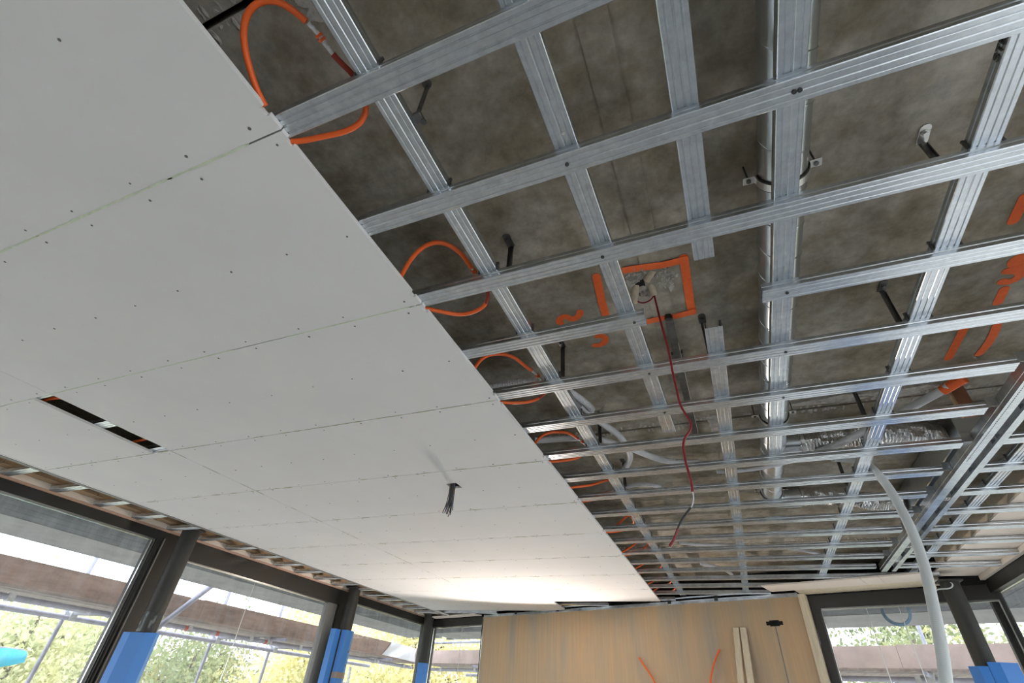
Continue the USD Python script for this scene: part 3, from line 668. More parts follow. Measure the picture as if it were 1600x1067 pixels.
make_hanger(0.648, 2.235, 'dark strap hanger beside the bright channel, just before the slab joint')
make_hanger(0.655, 2.98, 'dark strap hanger beside the bright channel, between the two foil ducts')
make_hanger(0.070, 1.545, 'hanger foot at the cut start of the far middle channel')
make_hanger(-0.482, 2.74, 'dark strap hanger beside the edge channel, under the white conduits')
make_hanger(-0.482, 2.15, 'dark strap hanger beside the edge channel, just before the slab joint')
t = thing('loose_hanger', 'loose dark hanger tilted under the slab in the first bay, next to the edge channel', 'hanger', (-0.48, 0.41, SLAB))
part(t, 'bolt', cat([disc((-0.478, 0.402, SLAB - 0.001), 0.012, 12, h=0.004), disc((-0.478, 0.402, SLAB - 0.004), 0.007, 6, h=0.006)]), DULLMETAL)
part(t, 'strap', tube([(-0.479, 0.408, SLAB - 0.006), (-0.479, 0.409, SLAB - 0.14)], 0.0052, 8, spline=False), DULLMETAL)
part(t, 'foot_plate', cat([chbox(-0.488, -0.468, 0.402, 0.424, SLAB - 0.150, SLAB - 0.140, 0.001), disc((-0.470, 0.425, SLAB - 0.15), 0.007, 8, h=0.004)]), DULLMETAL)

# round spiral duct
DX, DZ, DR = 0.309, 2.748, 0.0575
t = thing('round_duct', 'round galvanised spiral duct running under the concrete slab', 'duct', (DX, 1.0, DZ))
part(t, 'tube', cyl((DX, -1.3, DZ), (DX, 3.22, DZ), DR, 40), PIPE_STEEL, smooth=40)
th = np.linspace(0, 2 * np.pi * 38, 38 * 28)
part(t, 'spiral_seam', tube(np.c_[DX + (DR + 0.0002) * np.cos(th), -1.3 + th / (2 * np.pi) * 0.119, DZ + (DR + 0.0002) * np.sin(th)], 0.0016, 5, spline=False), PIPE_STEEL, smooth=60)
part(t, 'end_bend', tube([(DX, 3.20, DZ), (DX + 0.005, 3.27, DZ - 0.004), (DX + 0.035, 3.32, DZ - 0.006), (DX + 0.10, 3.335, DZ - 0.006), (DX + 0.155, 3.335, DZ - 0.006)], DR + 0.001, 32, k=6), PIPE_STEEL, smooth=40)
part(t, 'branch', tube([(DX, 2.56, DZ), (DX + 0.12, 2.56, DZ)], 0.052, 32, spline=False), PIPE_STEEL, smooth=40)
for i, y in enumerate((0.905, 2.235, 3.215)):
    t = thing('duct_clamp', ['black lined clamp round the duct between the second and third battens', 'black lined clamp round the duct next to the slab joint', 'thin wire clamp at the far end of the round duct'][i], 'clamp', (DX, y, DZ))
    ang = np.linspace(np.pi * 1.0, np.pi * 2.0, 26)
    def ring(r0, r1, y0, y1):
        g = Polygon(np.r_[np.c_[r1 * np.cos(ang), r1 * np.sin(ang)], np.c_[r0 * np.cos(ang[::-1]), r0 * np.sin(ang[::-1])]])
        m = trimesh.creation.extrude_polygon(g, y1 - y0, engine='earcut'); v = m.vertices
        m.vertices = np.c_[DX + v[:, 0], y0 + v[:, 2], DZ + v[:, 1]]
        if m.volume < 0: m.invert()
        return m
    w = 0.011 if i < 2 else 0.004
    part(t, 'rubber_lining', ring(DR, DR + 0.004, y - w - 0.004, y + w + 0.004), BLACKPLASTIC, 'black rubber lining')
    part(t, 'band', ring(DR + 0.004, DR + 0.006, y - w, y + w), BRIGHTMETAL)
    for s in (-1, 1):
        er = part(t, 'ear', cat([chbox(DX + s * 0.0625 - (0.0 if s > 0 else 0.030), DX + s * 0.0625 + (0.030 if s > 0 else 0.0), y - w, y + w, DZ + 0.002, DZ + 0.005, 0.0008),
                            chbox(DX + s * 0.0625 - 0.0015, DX + s * 0.0625 + 0.0015, y - w, y + w, DZ - 0.004, DZ + 0.012, 0.0006)]), BRIGHTMETAL)
        part(er, 'bolt', cat([disc((DX + s * 0.079, y, DZ + 0.002), 0.006, 6, h=0.004), cyl((DX + s * 0.079, y, DZ), (DX + s * 0.079, y, SLAB), 0.0025, 6)]), DULLMETAL)
# flexible foil ducts
def foil(pts, label, r, seed):
    t = thing('foil_duct', label, 'duct', pts[0])
    part(t, 'foil_hose', hose(pts, r, 22, 0.045, 0.014, jitter=0.018, seed=seed), FOIL)
    part(t, 'band', tube([np.array(pts[0]) + (0.005, 0, 0), np.array(pts[0]) + (0.02, 0, 0)], r + 0.004, 24, spline=False), BRIGHTMETAL)
foil([(0.425, 2.560, 2.750), (0.55, 2.555, 2.748), (0.68, 2.55, 2.745), (0.80, 2.56, 2.742), (0.93, 2.60, 2.74), (1.02, 2.63, 2.74)], 'near crumpled foil duct branching off the round duct', 0.056, 3)
foil([(0.47, 3.335, 2.744), (0.58, 3.338, 2.742), (0.70, 3.37, 2.74), (0.80, 3.44, 2.738), (0.90, 3.50, 2.738), (1.02, 3.52, 2.738)], 'far crumpled foil duct leaving the end of the round duct', 0.050, 9)
t = thing('duct_plenum', 'dull sheet metal plenum box behind the twin rails', 'duct box', (1.10, 2.7, 2.74))
part(t, 'box', chbox(1.03, 1.17, 2.47, 3.68, 2.668, 2.812, 0.004), PIPE_STEEL)
for ya in (2.462, 3.68): part(t, 'flange', chbox(1.020, 1.180, ya, ya + 0.008, 2.66, 2.812, 0.002), PIPE_STEEL)

# white conduits and hoses
def conduit(pts, label, r, m=CONDUIT, ridge=0.03):
    t = thing('conduit', label, 'conduit', pts[0])
    part(t, 'tube', hose(pts, r, 14, ridge, 0.011), m, smooth=50)
    return t
conduit(CONDUIT_A, 'white conduit bending down beside the edge channel at the slab joint', 0.0165)
conduit(CONDUIT_B, 'white corrugated conduit from the board edge at the fifth batten', 0.0165, ridge=0.07)
conduit(CONDUIT_C, 'white conduit running from the board edge towards the red wire', 0.0165)
conduit(CONDUIT_D, 'pale conduit crossing in front of the near foil duct', 0.0165)
conduit(CONDUIT_E, 'thin white conduit passing under the round duct', 0.010)
conduit([(0.905, 2.13, 2.712), (0.935, 2.095, 2.717), (0.962, 2.065, 2.72)], 'short orange sleeve at the end of the pale conduit', 0.0198, PEX)
t = thing('fibre_board', 'red brown board hanging from the slab next to the orange sleeve', 'board', (1.01, 2.27, 2.70))
part(t, 'board', chbox(0.985, 1.036, 2.262, 2.277, 2.655, SLAB - 0.001, 0.001), FINBOARD)
part(t, 'edge', chbox(0.978, 0.985, 2.258, 2.281, 2.655, SLAB - 0.001, 0.001), TIMBER)
t = thing('hanging_hose', 'long pale corrugated hose hanging down from the battens in front of the back window', 'hose', HANGTUBE[0])
part(t, 'tube', hose(HANGTUBE + [(0.55, 2.33, 1.6), (0.50, 2.30, 1.2)], 0.0195, 18, 0.018, 0.008), HANGWHITE, smooth=50)
t = thing('slab_cable', 'dark cable clipped along the slab between the far battens', 'cable', SLABCABLE[0])
part(t, 'cable', tube(SLABCABLE + [(0.66, 3.63, 2.8)], 0.005, 8), DARKWIRE)
# pieces of conduit over the far bays
for i, (p, lab) in enumerate((([(-0.33, 4.05, 2.70), (-0.20, 4.12, 2.70), (-0.02, 4.20, 2.71), (0.08, 4.24, 2.71)], 'pale conduit piece far along the framing, left of the middle channel'),
                              ([(0.32, 4.25, 2.69), (0.45, 4.28, 2.685), (0.62, 4.40, 2.68), (0.80, 4.50, 2.68)], 'pale conduit piece far along the framing, at the bright channel'),
                              ([(-0.24, 4.72, 2.70), (-0.12, 4.80, 2.69), (-0.03, 4.95, 2.68), (0.0, 5.15, 2.68)], 'pale conduit bend in the last bays before the plywood wall'),
                              ([(-0.62, 2.92, 2.70), (-0.50, 2.86, 2.71), (-0.38, 2.85, 2.71), (-0.30, 2.88, 2.70)], 'short pale conduit at the ninth batten beside the edge channel'))):
    conduit(p, lab, 0.013)

# slim track fixed under the slab
t = thing('slab_track', 'slim steel track fixed under the slab between the orange square and the joint', 'track', (-0.045, 2.0, SLAB))
part(t, 'channel', profile_y([(-0.060, SLAB - 0.001), (-0.060, SLAB - 0.022), (-0.032, SLAB - 0.022), (-0.032, SLAB - 0.001)], 0.0012, 1.46, 2.56), DULLMETAL)
part(t, 'edge', box(-0.0325, -0.030, 1.62, 2.56, SLAB - 0.024, SLAB - 0.004), BRIGHTMETAL, 'bright edge')
part(t, 'end_clip', chbox(-0.056, -0.036, 1.452, 1.470, SLAB - 0.026, SLAB - 0.004, 0.002), BLACKPLASTIC)
part(t, 'clamp', cat([box(-0.068, -0.060, 1.70, 1.74, SLAB - 0.02, SLAB), box(-0.030, -0.022, 1.70, 1.74, SLAB - 0.02, SLAB)]), DULLMETAL)

# cable outlet: three old conduit ends and a long red wire
def stub(p0, p1, label):
    t = thing('conduit_stub', label, 'conduit end', p0)
    p0, p1 = np.array(p0, float), np.array(p1, float); d = (p1 - p0) / np.linalg.norm(p1 - p0)
    tb = part(t, 'tube', cyl(p0, p1, 0.0125, 16), PVC, smooth=40)
    part(tb, 'bore', cyl(p1 - d * 0.001, p1 + d * 0.0006, 0.0095, 16), BLACKGAP)
stub((-0.128, 1.272, SLAB + 0.005), (-0.150, 1.318, SLAB - 0.040), 'old cream conduit end in the outlet, left of the red wire')
stub((-0.080, 1.280, SLAB + 0.01), (-0.076, 1.316, SLAB - 0.022), 'old cream conduit end the red wire comes out of')
stub((-0.062, 1.215, SLAB + 0.002), (-0.090, 1.246, SLAB - 0.012), 'old cream conduit end in the outlet, farthest from the red wire')
t = thing('hanging_wire', 'long red wire hanging from the cable outlet in the orange square', 'wire', REDWIRE[0])
part(t, 'red_sheath', tube(REDWIRE, 0.0034, 8), REDWIRE_M, smooth=50)
part(t, 'bare_core', tube(GREYWIRE[:3], 0.0018, 6), CONDUIT, 'bare grey core', smooth=50)
part(t, 'dark_end', tube(GREYWIRE[2:6], 0.0026, 6), DARKWIRE, 'dark lower end', smooth=50)
part(t, 'red_tip', tube(GREYWIRE[4:], 0.0033, 6), REDWIRE_M, smooth=50)
part(t, 'loop', tube(REDLOOP, 0.0026, 8), REDWIRE_M, smooth=50)

# bundle of wires through the square hole in the board
t = thing('wire_bundle', 'bundle of loose wires hanging through a square hole in the plasterboard', 'wire bundle', (-1.40, 2.35, CEIL))
r = np.random.default_rng(21)
for i in range(22):
    a, d = r.uniform(0, 6.28), 0.017 * math.sqrt(r.random())
    x0, y0 = -1.402 + d * math.cos(a), 2.352 + d * math.sin(a)
    L = r.uniform(0.12, 0.172); sx, sy = r.uniform(-0.012, 0.012) - 0.006, r.uniform(-0.008, 0.012)
    part(t, 'wire', tube([(x0, y0, CEIL + 0.10), (x0, y0, CEIL), (x0 + sx * 0.2, y0, CEIL - L * 0.5), (x0 + sx * 1.6, y0 + sy, CEIL - L)], 0.0024, 5, k=3), [DARKWIRE, BLUEWIRE, BROWNWIRE, DARKWIRE][i % 4])

# ================================================================== PERIMETER
t = thing('edge_profile', 'white edge trim along the window side of the plasterboard field', 'edge trim', (-3.89, 2, CEIL))
part(t, 'trim', profile_y([(-3.874, CEIL + 0.013), (-3.874, CEIL - 0.001), (-3.890, CEIL - 0.001)], 0.0012, -1.0, 7.05), BOARD)
part(t, 'shadow_strip', box(-3.915, -3.890, -1.0, 7.05, CEIL + 0.008, CEIL + 0.012), BLACKGAP)  # black strip painted for the shade in the open gap
part(t, 'outer_strip', box(-3.955, -3.917, -1.0, 7.05, CEIL + 0.003, CEIL + 0.012), FRAMELIGHT)
t = thing('bulkhead_beam', 'rough timber beam above the batten ends along the left windows', 'timber', (-4.30, 2, 2.7))
ybs = np.arange(-1.0, 7.1, 0.615)
for a, b in zip(ybs, ybs[1:]): part(t, 'timber', box(-4.384, -4.27, a, b - 0.004, 2.657, 2.75), TIMBER)
t = thing('bulkhead_boards', 'cream board strip behind the batten ends along the left windows', 'board strip', (-4.38, 2, 2.65))
for a in np.arange(-1.2, 7.0, 1.2): part(t, 'board', box(-4.384, -4.365, a, min(a + 1.197, 7.08), 2.618, 2.656), BOARD2)
t = thing('bulkhead_beam', 'rough timber beam above the battens on the right window side', 'timber', (1.46, 2, 2.7))
ybs = np.arange(-0.6, 5.0, 0.6)
for a, b in zip(ybs, ybs[1:]): part(t, 'timber', box(1.44, 1.485, a, b - 0.004, 2.657, SLAB - 0.001), TANBOARD)
t = thing('bulkhead_boards', 'cream board strip above the battens along the right windows', 'board strip', (1.6, 2, 2.65))
for a in np.arange(-0.6, 4.9, 0.9): part(t, 'board', box(1.44, 1.775, a, min(a + 0.897, 5.06), 2.644, 2.656), BOARD2)
part(t, 'edge_strip', box(1.745, 1.775, -0.6, 5.06, 2.612, 2.643), BOARD2)
# the soffit at the back, next to the plywood wall and over the back window
t = thing('soffit_strip', 'pale board strip under the battens above the back window', 'board strip', (0.9, 5.1, CEIL))
for a, b in ((5.07, 5.83), (5.833, 5.955), (5.958, 6.24)): part(t, 'board', bbox(a, b, -0.425, -0.17, CEIL - 0.001, CEIL + 0.011), BOARD2)
t = thing('soffit_timber', 'pale timber strip between the soffit board and the back window frame', 'timber', (1.0, 5.3, CEIL))
part(t, 'strip', bbox(5.26, 6.30, -0.165, 0.06, CEIL + 0.0, CEIL + 0.02), PINE)
t = thing('corner_soffit', 'light soffit boards in the far left corner above the window', 'board strip', (-3.6, 7.0, 2.63))
part(t, 'board', bbox(0.05, 0.70, -0.40, 0.045, 2.642, 2.654), BOARD2)
part(t, 'board', bbox(0.703, 1.62, -0.40, -0.012, 2.642, 2.654), BOARD)
part(t, 'front_strip', bbox(0.16, 1.14, -0.16, -0.02, 2.598, 2.610), BOARD2)
for s, lab in ((2.6, 'short'), (4.25, 'long')):
    t = thing('wall_plate', f'{lab} bright metal strip on top of the plywood wall', 'metal strip', back(s, -0.05, 2.62))
    part(t, 'strip', bbox(s - (0.25 if s < 3 else 0.55), s + (0.4 if s < 3 else 0.62), -0.09, -0.03, 2.624, 2.630), STEEL)

# ================================================================== POSTS AND THEIR COVERS
def post(x, y, r, label, top=2.645):
    t = thing('round_post', label, 'post', (x, y, 0))
    part(t, 'shaft', cyl((x, y, 0), (x, y, top - 0.012), r, 36), POST, smooth=40)
    part(t, 'top_plate', chbox(x - r - 0.012, x + r + 0.012, y - r - 0.004, y + r + 0.004, top - 0.012, top, 0.002), POST)
    part(t, 'base_plate', chbox(x - r - 0.04, x + r + 0.04, y - r - 0.04, y + r + 0.04, 0, 0.014, 0.003), POST)
    return t
post(-4.215, 2.865, 0.068, 'dark round post between the first and second left windows')
post(-4.265, 5.215, 0.068, 'dark round post between the second and third left windows')
post(-4.30, 7.08, 0.068, 'dark round post in the far left window corner')
post(1.505, 4.93, 0.062, 'dark round post in front of the right back window', 2.585)
def cover_sheet(cx, cy, pts, z0, z1, label, slant=0.0, tape=None, holes=()):
    t = thing('post_cover', label, 'protective sheet', (cx, cy, 0))
    m = trimesh.creation.extrude_polygon(sheet([(cx + a, cy + b) for a, b in pts], 0.004), z1 - z0, engine='earcut')
    v = m.vertices; v[:, 2] = z0 + v[:, 2] + np.where(v[:, 2] > 0.5 * (z1 - z0), (v[:, 1] - cy) * slant, 0); m.vertices = v
    part(t, 'sheet', m, BLUE)
    if tape is not None:
        part(t, 'tape', trimesh.creation.extrude_polygon(sheet([(cx + a * 1.04, cy + b * 1.04) for a, b in pts], 0.005), 0.055, engine='earcut').apply_translation((0, 0, tape)), TAPE)
    for x, y, z in holes: part(t, 'hole', cyl((x, y, z), (x + 0.004, y - 0.008, z), 0.009, 10), TAPE)
    return t
cover_sheet(-4.215, 2.865, [(-0.02, -0.150), (0.035, -0.135), (0.085, -0.06), (0.088, 0.030), (0.045, 0.085), (-0.02, 0.09)], 0.02, 1.88, 'blue plastic sheet wrapped round the nearest dark post', 0.1)
t = thing('clear_film', 'torn clear film on the nearest dark post just above the blue sheet', 'film', (-4.14, 2.85, 1.9))
part(t, 'film', trimesh.creation.extrude_polygon(sheet([(-4.215 + 0.073 * math.cos(a), 2.865 + 0.073 * math.sin(a)) for a in np.linspace(-2.0, 0.9, 14)], 0.0015), 0.13, engine='earcut').apply_translation((0, 0, 1.88)), GLASS)
cover_sheet(-4.265, 5.215, [(0.03, -0.09), (0.085, -0.075), (0.090, 0.02), (0.060, 0.085), (0.0, 0.09)], 0.02, 2.19, 'blue plastic sheet with two holes on the post between the second and third windows', 0.0, 1.74,
            [(-4.172, 5.24, 1.99), (-4.172, 5.24, 1.86)])
cover_sheet(-4.330, 5.085, [(0.01, -0.05), (0.075, -0.045), (0.08, 0.03)], 0.02, 2.19, 'narrow blue plastic strip beside the taped blue sheet', 0.0)
cover_sheet(-4.30, 7.08, [(-0.02, -0.09), (0.075, -0.075), (0.088, 0.02), (0.03, 0.088)], 0.02, 2.03, 'blue plastic sheet on the post in the far left corner')
cover_sheet(1.505, 4.93, [(-0.02, -0.105), (0.045, -0.120), (0.145, -0.10), (0.17, -0.02)], 0.02, 2.06, 'blue plastic sheet on the post before the right back window')
cover_sheet(1.430, 4.90, [(-0.045, -0.03), (0.0, -0.075), (0.05, -0.085)], 0.02, 2.035, 'narrow blue plastic strip left of the right post')

# white cable loop by the right post
t = thing('white_cable', 'short white cable loop with a box near the top of the right post', 'cable', (1.44, 5.0, 2.55))
part(t, 'cable', tube([(1.40, 4.93, 2.60), (1.46, 4.90, 2.58), (1.50, 4.86, 2.545), (1.49, 4.855, 2.53), (1.44, 4.88, 2.52), (1.40, 4.92, 2.515)], 0.005, 8), HANGWHITE, smooth=50)
part(t, 'junction_box', chbox(1.375, 1.415, 4.92, 4.96, 2.53, 2.59, 0.004), BOARD2)

# things leaning on the plywood wall
for i, (s0, s1, lab) in enumerate(((4.600, 4.652, 'left one of two pale timber laths leaning on the plywood wall'), (4.664, 4.718, 'right one of two pale timber laths leaning on the plywood wall'))):
    t = thing('timber_lath', lab, 'lath', back(s0, -0.1, 0))
    dx = (-0.022, 0.0)[i]
    a, b = back(s0 + 0.026 + (0.0, 0.0)[i], -0.016, 2.348), back(s0 + 0.026 + dx * 5.0 - 0.02, -0.35, 0.012)
    part(t, 'lath', extrude(Polygon([(-0.026, -0.011), (0.026, -0.011), (0.026, 0.011), (-0.026, 0.011)]), b, a, (0.343, 0.939, 0)), PINE)
for p, lab in (([back(3.56, -0.02, 2.110), back(3.62, -0.035, 2.04), back(3.70, -0.045, 1.95), back(3.75, -0.05, 1.86), back(3.80, -0.05, 1.5), back(3.82, -0.05, 0.6), back(3.82, -0.05, 0.0)], 'orange pipe end bowing left in front of the plywood wall'),
               ([back(4.435, -0.02, 2.178), back(4.385, -0.035, 2.10), back(4.335, -0.045, 2.0), back(4.305, -0.05, 1.91), back(4.28, -0.05, 1.5), back(4.27, -0.05, 0.6), back(4.27, -0.05, 0.0)], 'orange pipe end bowing right in front of the plywood wall, beside the laths')):
    t = thing('upright_pipe', lab, 'pipe', p[-1]); part(t, 'hose', tube(p, 0.0085, 10), PEX, smooth=40)

# work lamp on a tripod below the far part of the ceiling; its beam grazes the boards
LX, LY, LZ = -2.20, 5.80, 1.38
t = thing('work_lamp', 'yellow work lamp on a tripod beside the plywood wall', 'work lamp', (LX, LY, 0))
ax = np.array([0.06, -0.84, 0.54]); ax /= np.linalg.norm(ax)
def oriented(m, c, d):
    M = trimesh.geometry.align_vectors([0, 0, 1], d); M[:3, 3] = c; return m.apply_transform(M)
cup = trimesh.creation.revolve(np.array([(0.0, -0.030), (0.060, -0.030), (0.105, 0.052), (0.109, 0.052), (0.066, -0.036), (0.0, -0.036)]), sections=40)
part(t, 'housing', oriented(cup, np.array([LX, LY, LZ]), ax), LAMPYELLOW)
part(t, 'pole', cyl((LX, LY + 0.03, 0.75), (LX, LY + 0.03, LZ - 0.04), 0.014, 12), BLACKPLASTIC)
for k in range(3):
    a = 2.094 * k + 0.5
    part(t, 'leg', cyl((LX, LY + 0.03, 0.80), (LX + 0.42 * math.cos(a), LY + 0.03 + 0.42 * math.sin(a), 0.01), 0.011, 10), BLACKPLASTIC)
bulb = UsdLux.SphereLight.Define(stage, t.path + '/bulb')
bulb.CreateRadiusAttr(0.012); bulb.CreateIntensityAttr(LAMP); bulb.CreateColorAttr(Gf.Vec3f(1.0, 0.90, 0.83))
bulb.AddTranslateOp().Set(Gf.Vec3d(0, 0, LZ))

# ================================================================== OUTSIDE
gr = struct('ground')
gx = np.linspace(-70, 50, 41); gy = np.linspace(-30, 80, 41)
X, Y = np.meshgrid(gx, gy, indexing='ij')
H = -4.2 + 0.6 * (meshkit.fbm(np.stack([X * 0.06, Y * 0.06, X * 0], -1), 3, 2) - 0.5) + np.clip((-X - 16) * 0.10, 0, 4) + np.clip((Y - 16) * 0.10, 0, 5)
V = np.stack([X, Y, H], -1).reshape(-1, 3); ii, jj = np.meshgrid(np.arange(40), np.arange(40), indexing='ij'); A = (ii * 41 + jj).ravel()
part(gr, 'terrain', trimesh.Trimesh(V, np.vstack([np.stack([A, A + 41, A + 42], -1), np.stack([A, A + 42, A + 1], -1)]), process=False), GRASS, smooth=True)
def ground_z(x, y): return float(np.interp(0, [0], [-4.2])) + np.clip((-x - 16) * 0.10, 0, 4) + np.clip((y - 16) * 0.10, 0, 5)

# building body below the floor
bd = struct('trim_3')
part(bd, 'plinth', trimesh.creation.extrude_polygon(Polygon([(-4.5, -3.75), (1.88, -3.75), (1.88, 5.1), (-4.5, 7.4)]), 4.0).apply_translation((0, 0, -4.25)), WHITEWALL)

# scaffolds: tubes, couplers, deck planks and toe boards
def scaffold(label, o, u, n, s0, s1, toe_off, ups, toe_mat, brace=None, rails=(), deck_in=2.24, marks=(), skip_toe=None, rail_end=None):
    o = np.array(o, float); u = np.array(u, float); n = np.array(n, float)
    P = lambda s, d, z: o + u * s + n * d + np.array([0, 0, z])
    t = thing('scaffold', label, 'scaffold', P((s0 + s1) / 2, toe_off, -4.2))
    Bx = lambda a, b, d0, d1, z0, z1: oriented_box(o, u, n, a, b, d0, d1, z0, z1)
    inner, outer = toe_off + 0.2, toe_off + 1.3
    for d, z in ((inner, 2.165), (outer, 2.150)):
        part(t, 'ledger_tube', cyl(P(s0, d, z), P(s1, d, z), 0.029, 12), SCAFTUBE, smooth=40)
    for s in ups:
        part(t, 'upright_tube', cyl(P(s, outer + 0.05, -4.2), P(s, outer + 0.05, 3.35), 0.024, 12), SCAFTUBE, smooth=40)
        part(t, 'transom_tube', cyl(P(s + 0.06, toe_off - 0.15, 2.205), P(s + 0.06, outer + 0.2, 2.205), 0.024, 10), SCAFTUBE, smooth=40)
        for d, z in ((inner, 2.185), (outer, 2.17)):
            part(t, 'coupler', cat([Bx(s + 0.02, s + 0.10, d - 0.04, d + 0.04, z - 0.045, z + 0.045), Bx(s - 0.035, s + 0.03, d + 0.0, d + 0.09, z - 0.03, z + 0.03)]), COUPLER)
    for s in np.arange(s0 + 0.35, s1, 1.05):
        part(t, 'coupler', Bx(s, s + 0.06, inner - 0.032, inner + 0.032, 2.13, 2.205), COUPLER)
    for s in marks: part(t, 'red_mark', cyl(P(s, inner, 2.165), P(s + 0.05, inner, 2.165), 0.0296, 12), REDMARK)
    for d, z in rails: part(t, 'guard_rail', cyl(P(s0, d, z), P(rail_end or s1, d, z), 0.024, 10), SCAFTUBE, smooth=40)
    for k in range(5):
        a = s0 + 0.0
        while a < s1 - 0.3:
            b = min(a + 2.45, s1)
            part(t, 'deck_plank', Bx(a, b - 0.012, toe_off + 0.05 + k * 0.235, toe_off + 0.05 + k * 0.235 + 0.225, 2.232, 2.272), DECK)
            a = b
    a = s0
    i = 0
    while a < s1 - 0.2:
        b = min(a + 2.9, s1)
        dz = (0.0, 0.012, -0.008)[i % 3]
        if not (skip_toe and skip_toe[0] < a < skip_toe[1]):
            part(t, 'toe_board', Bx(a, b - 0.004, toe_off, toe_off + 0.035, 2.262, 2.49 + dz), toe_mat)
        a = b; i += 1
    if brace: part(t, 'brace_tube', cyl(P(*brace[0]), P(*brace[1]), 0.032, 12), SCAFTUBE, smooth=40)
    return t
scaffold('scaffold along the left windows with a brown toe board and tubes', (-4.40, 0, 0), (0, 1, 0), (-1, 0, 0), -3.6, 10.75, 2.20, (-2.5, 0.2, 2.2, 4.27, 6.53, 7.79, 9.4), TOE,
         brace=((4.50, 2.10, 2.06), (5.19, 2.10, 2.83)), marks=(5.1, 5.6, 6.5))
scaffold('scaffold along the back windows with a pale toe board', BACK0, BACK_D, BACK_N, -3.24, 9.6, 2.60, (-1.6, 0.9, 2.6, 4.4, 5.6, 7.4), TOEPALE, rails=((2.68, 2.64),), rail_end=1.5)
scaffold('scaffold along the right window', (1.78, 0, 0), (0, 1, 0), (1, 0, 0), -3.0, 9.0, 2.40, (0.5, 2.6, 4.7, 6.8), TOE)

# ladder standing on the scaffold behind the third left window
t = thing('ladder', 'white ladder seen through the third left window', 'ladder', (-7.2, 9.0, 0))
for y in (8.85, 9.35): part(t, 'rail', cyl((-7.0, y, -1.5), (-7.35, y + 0.05, 2.05), 0.03, 10), LADDER)
for z in np.arange(-1.3, 2.0, 0.28): part(t, 'rung', cyl((-7.0 - 0.35 * (z + 1.5) / 3.55, 8.85, z), (-7.0 - 0.35 * (z + 1.5) / 3.55, 9.37, z), 0.018, 8), LADDER)
part(t, 'brace', cyl((-6.9, 8.2, -1.0), (-7.3, 8.95, 1.6), 0.02, 8), LADDER)

# teal tarpaulin on the lower scaffold level
t = thing('tarpaulin', 'teal tarpaulin draped outside the first left window', 'tarpaulin', (-8.4, 3.8, 1.6))
n = 14
U, Wv = np.meshgrid(np.linspace(2.6, 4.30, n), np.linspace(0, 1, n), indexing='ij')
ZZ = 1.6 + 0.03 + 0.17 * (1 - Wv) * 1.0 + 0.04 * np.sin(U * 9) * Wv - 0.05 * (U - 3.9) * (1 - Wv)
XX = -8.4 + 0.14 * Wv + 0.03 * np.sin(U * 6 + Wv * 4)
def grid_sheet(X, Y, Zc, th=0.006):
    n, m = X.shape; v = np.stack([X, Y, Zc], -1).reshape(-1, 3)
    i, j = np.meshgrid(np.arange(n - 1), np.arange(m - 1), indexing='ij'); a = (i * m + j).ravel()
    f = np.vstack([np.stack([a, a + m, a + m + 1], -1), np.stack([a, a + m + 1, a + 1], -1)])
    w = v + np.array([-th, 0, 0]); k = len(v)
    return trimesh.Trimesh(np.vstack([v, w]), np.vstack([f, f[:, ::-1] + k]), process=False)
part(t, 'sheet', grid_sheet(XX, U, ZZ), TEAL, smooth=True)
part(t, 'pole', cyl((-8.43, 2.4, 1.78), (-8.43, 4.28, 1.78), 0.02, 8), SCAFTUBE)

# trees: trunk, branches and a crown of leaves; three kinds, placed as copies
def make_tree(kind, leafmat, h, seed, loc, label, group, nleaf=9000, slim=1.0):
    r = np.random.default_rng(seed)
    t = thing(kind, label, 'tree', loc, group)
    b = np.array(loc, float)
    part(t, 'trunk', tube([b, b + (0.1, 0.05, h * 0.4), b + (0.0, 0.15, h * 0.75), b + (0.05, 0.1, h * 0.95)], 0.12, 9, radii=np.linspace(0.16, 0.03, 16)), BARK, smooth=50)
    tips, ms = [], []
    for i in range(15):
        z0 = h * r.uniform(0.18, 0.85); a = r.uniform(0, 6.28); L = h * 0.26 * slim * (1.15 - z0 / h) * r.uniform(0.8, 1.3) + 0.4
        p0 = b + (0.05, 0.1, z0); p1 = p0 + (L * 0.5 * math.cos(a), L * 0.5 * math.sin(a), L * 0.35); p2 = p0 + (L * math.cos(a), L * math.sin(a), L * 0.55)
        ms.append(tube([p0, p1, p2], 0.04, 5, radii=np.linspace(0.05, 0.012, 12))); tips += [p1, p2]
    part(t, 'branches', cat(ms), BARK, None, 'stuff')
    tips = np.array(tips + [b + (0, 0.1, h * q) for q in (0.5, 0.65, 0.8, 0.93)])
    c = tips[r.integers(0, len(tips), nleaf)] + r.normal(0, 1, (nleaf, 3)) * np.array([0.62, 0.62, 0.55]) * h / 9.0
    q = r.normal(0, 1, (nleaf, 3)); q /= np.linalg.norm(q, axis=1, keepdims=True)
    w = np.cross(q, r.normal(0, 1, (nleaf, 3))); w /= np.linalg.norm(w, axis=1, keepdims=True)
    s = r.uniform(0.045, 0.095, (nleaf, 1)) * h / 8.0
    v = np.stack([c - q * s, c + w * s * 0.55, c + q * s, c - w * s * 0.55], 1).reshape(-1, 3)
    k = np.arange(nleaf) * 4
    f = np.vstack([np.stack([k, k + 1, k + 2], -1), np.stack([k, k + 2, k + 3], -1)])
    part(t, 'foliage', trimesh.Trimesh(v, f, process=False), leafmat, None, 'stuff')
    return t

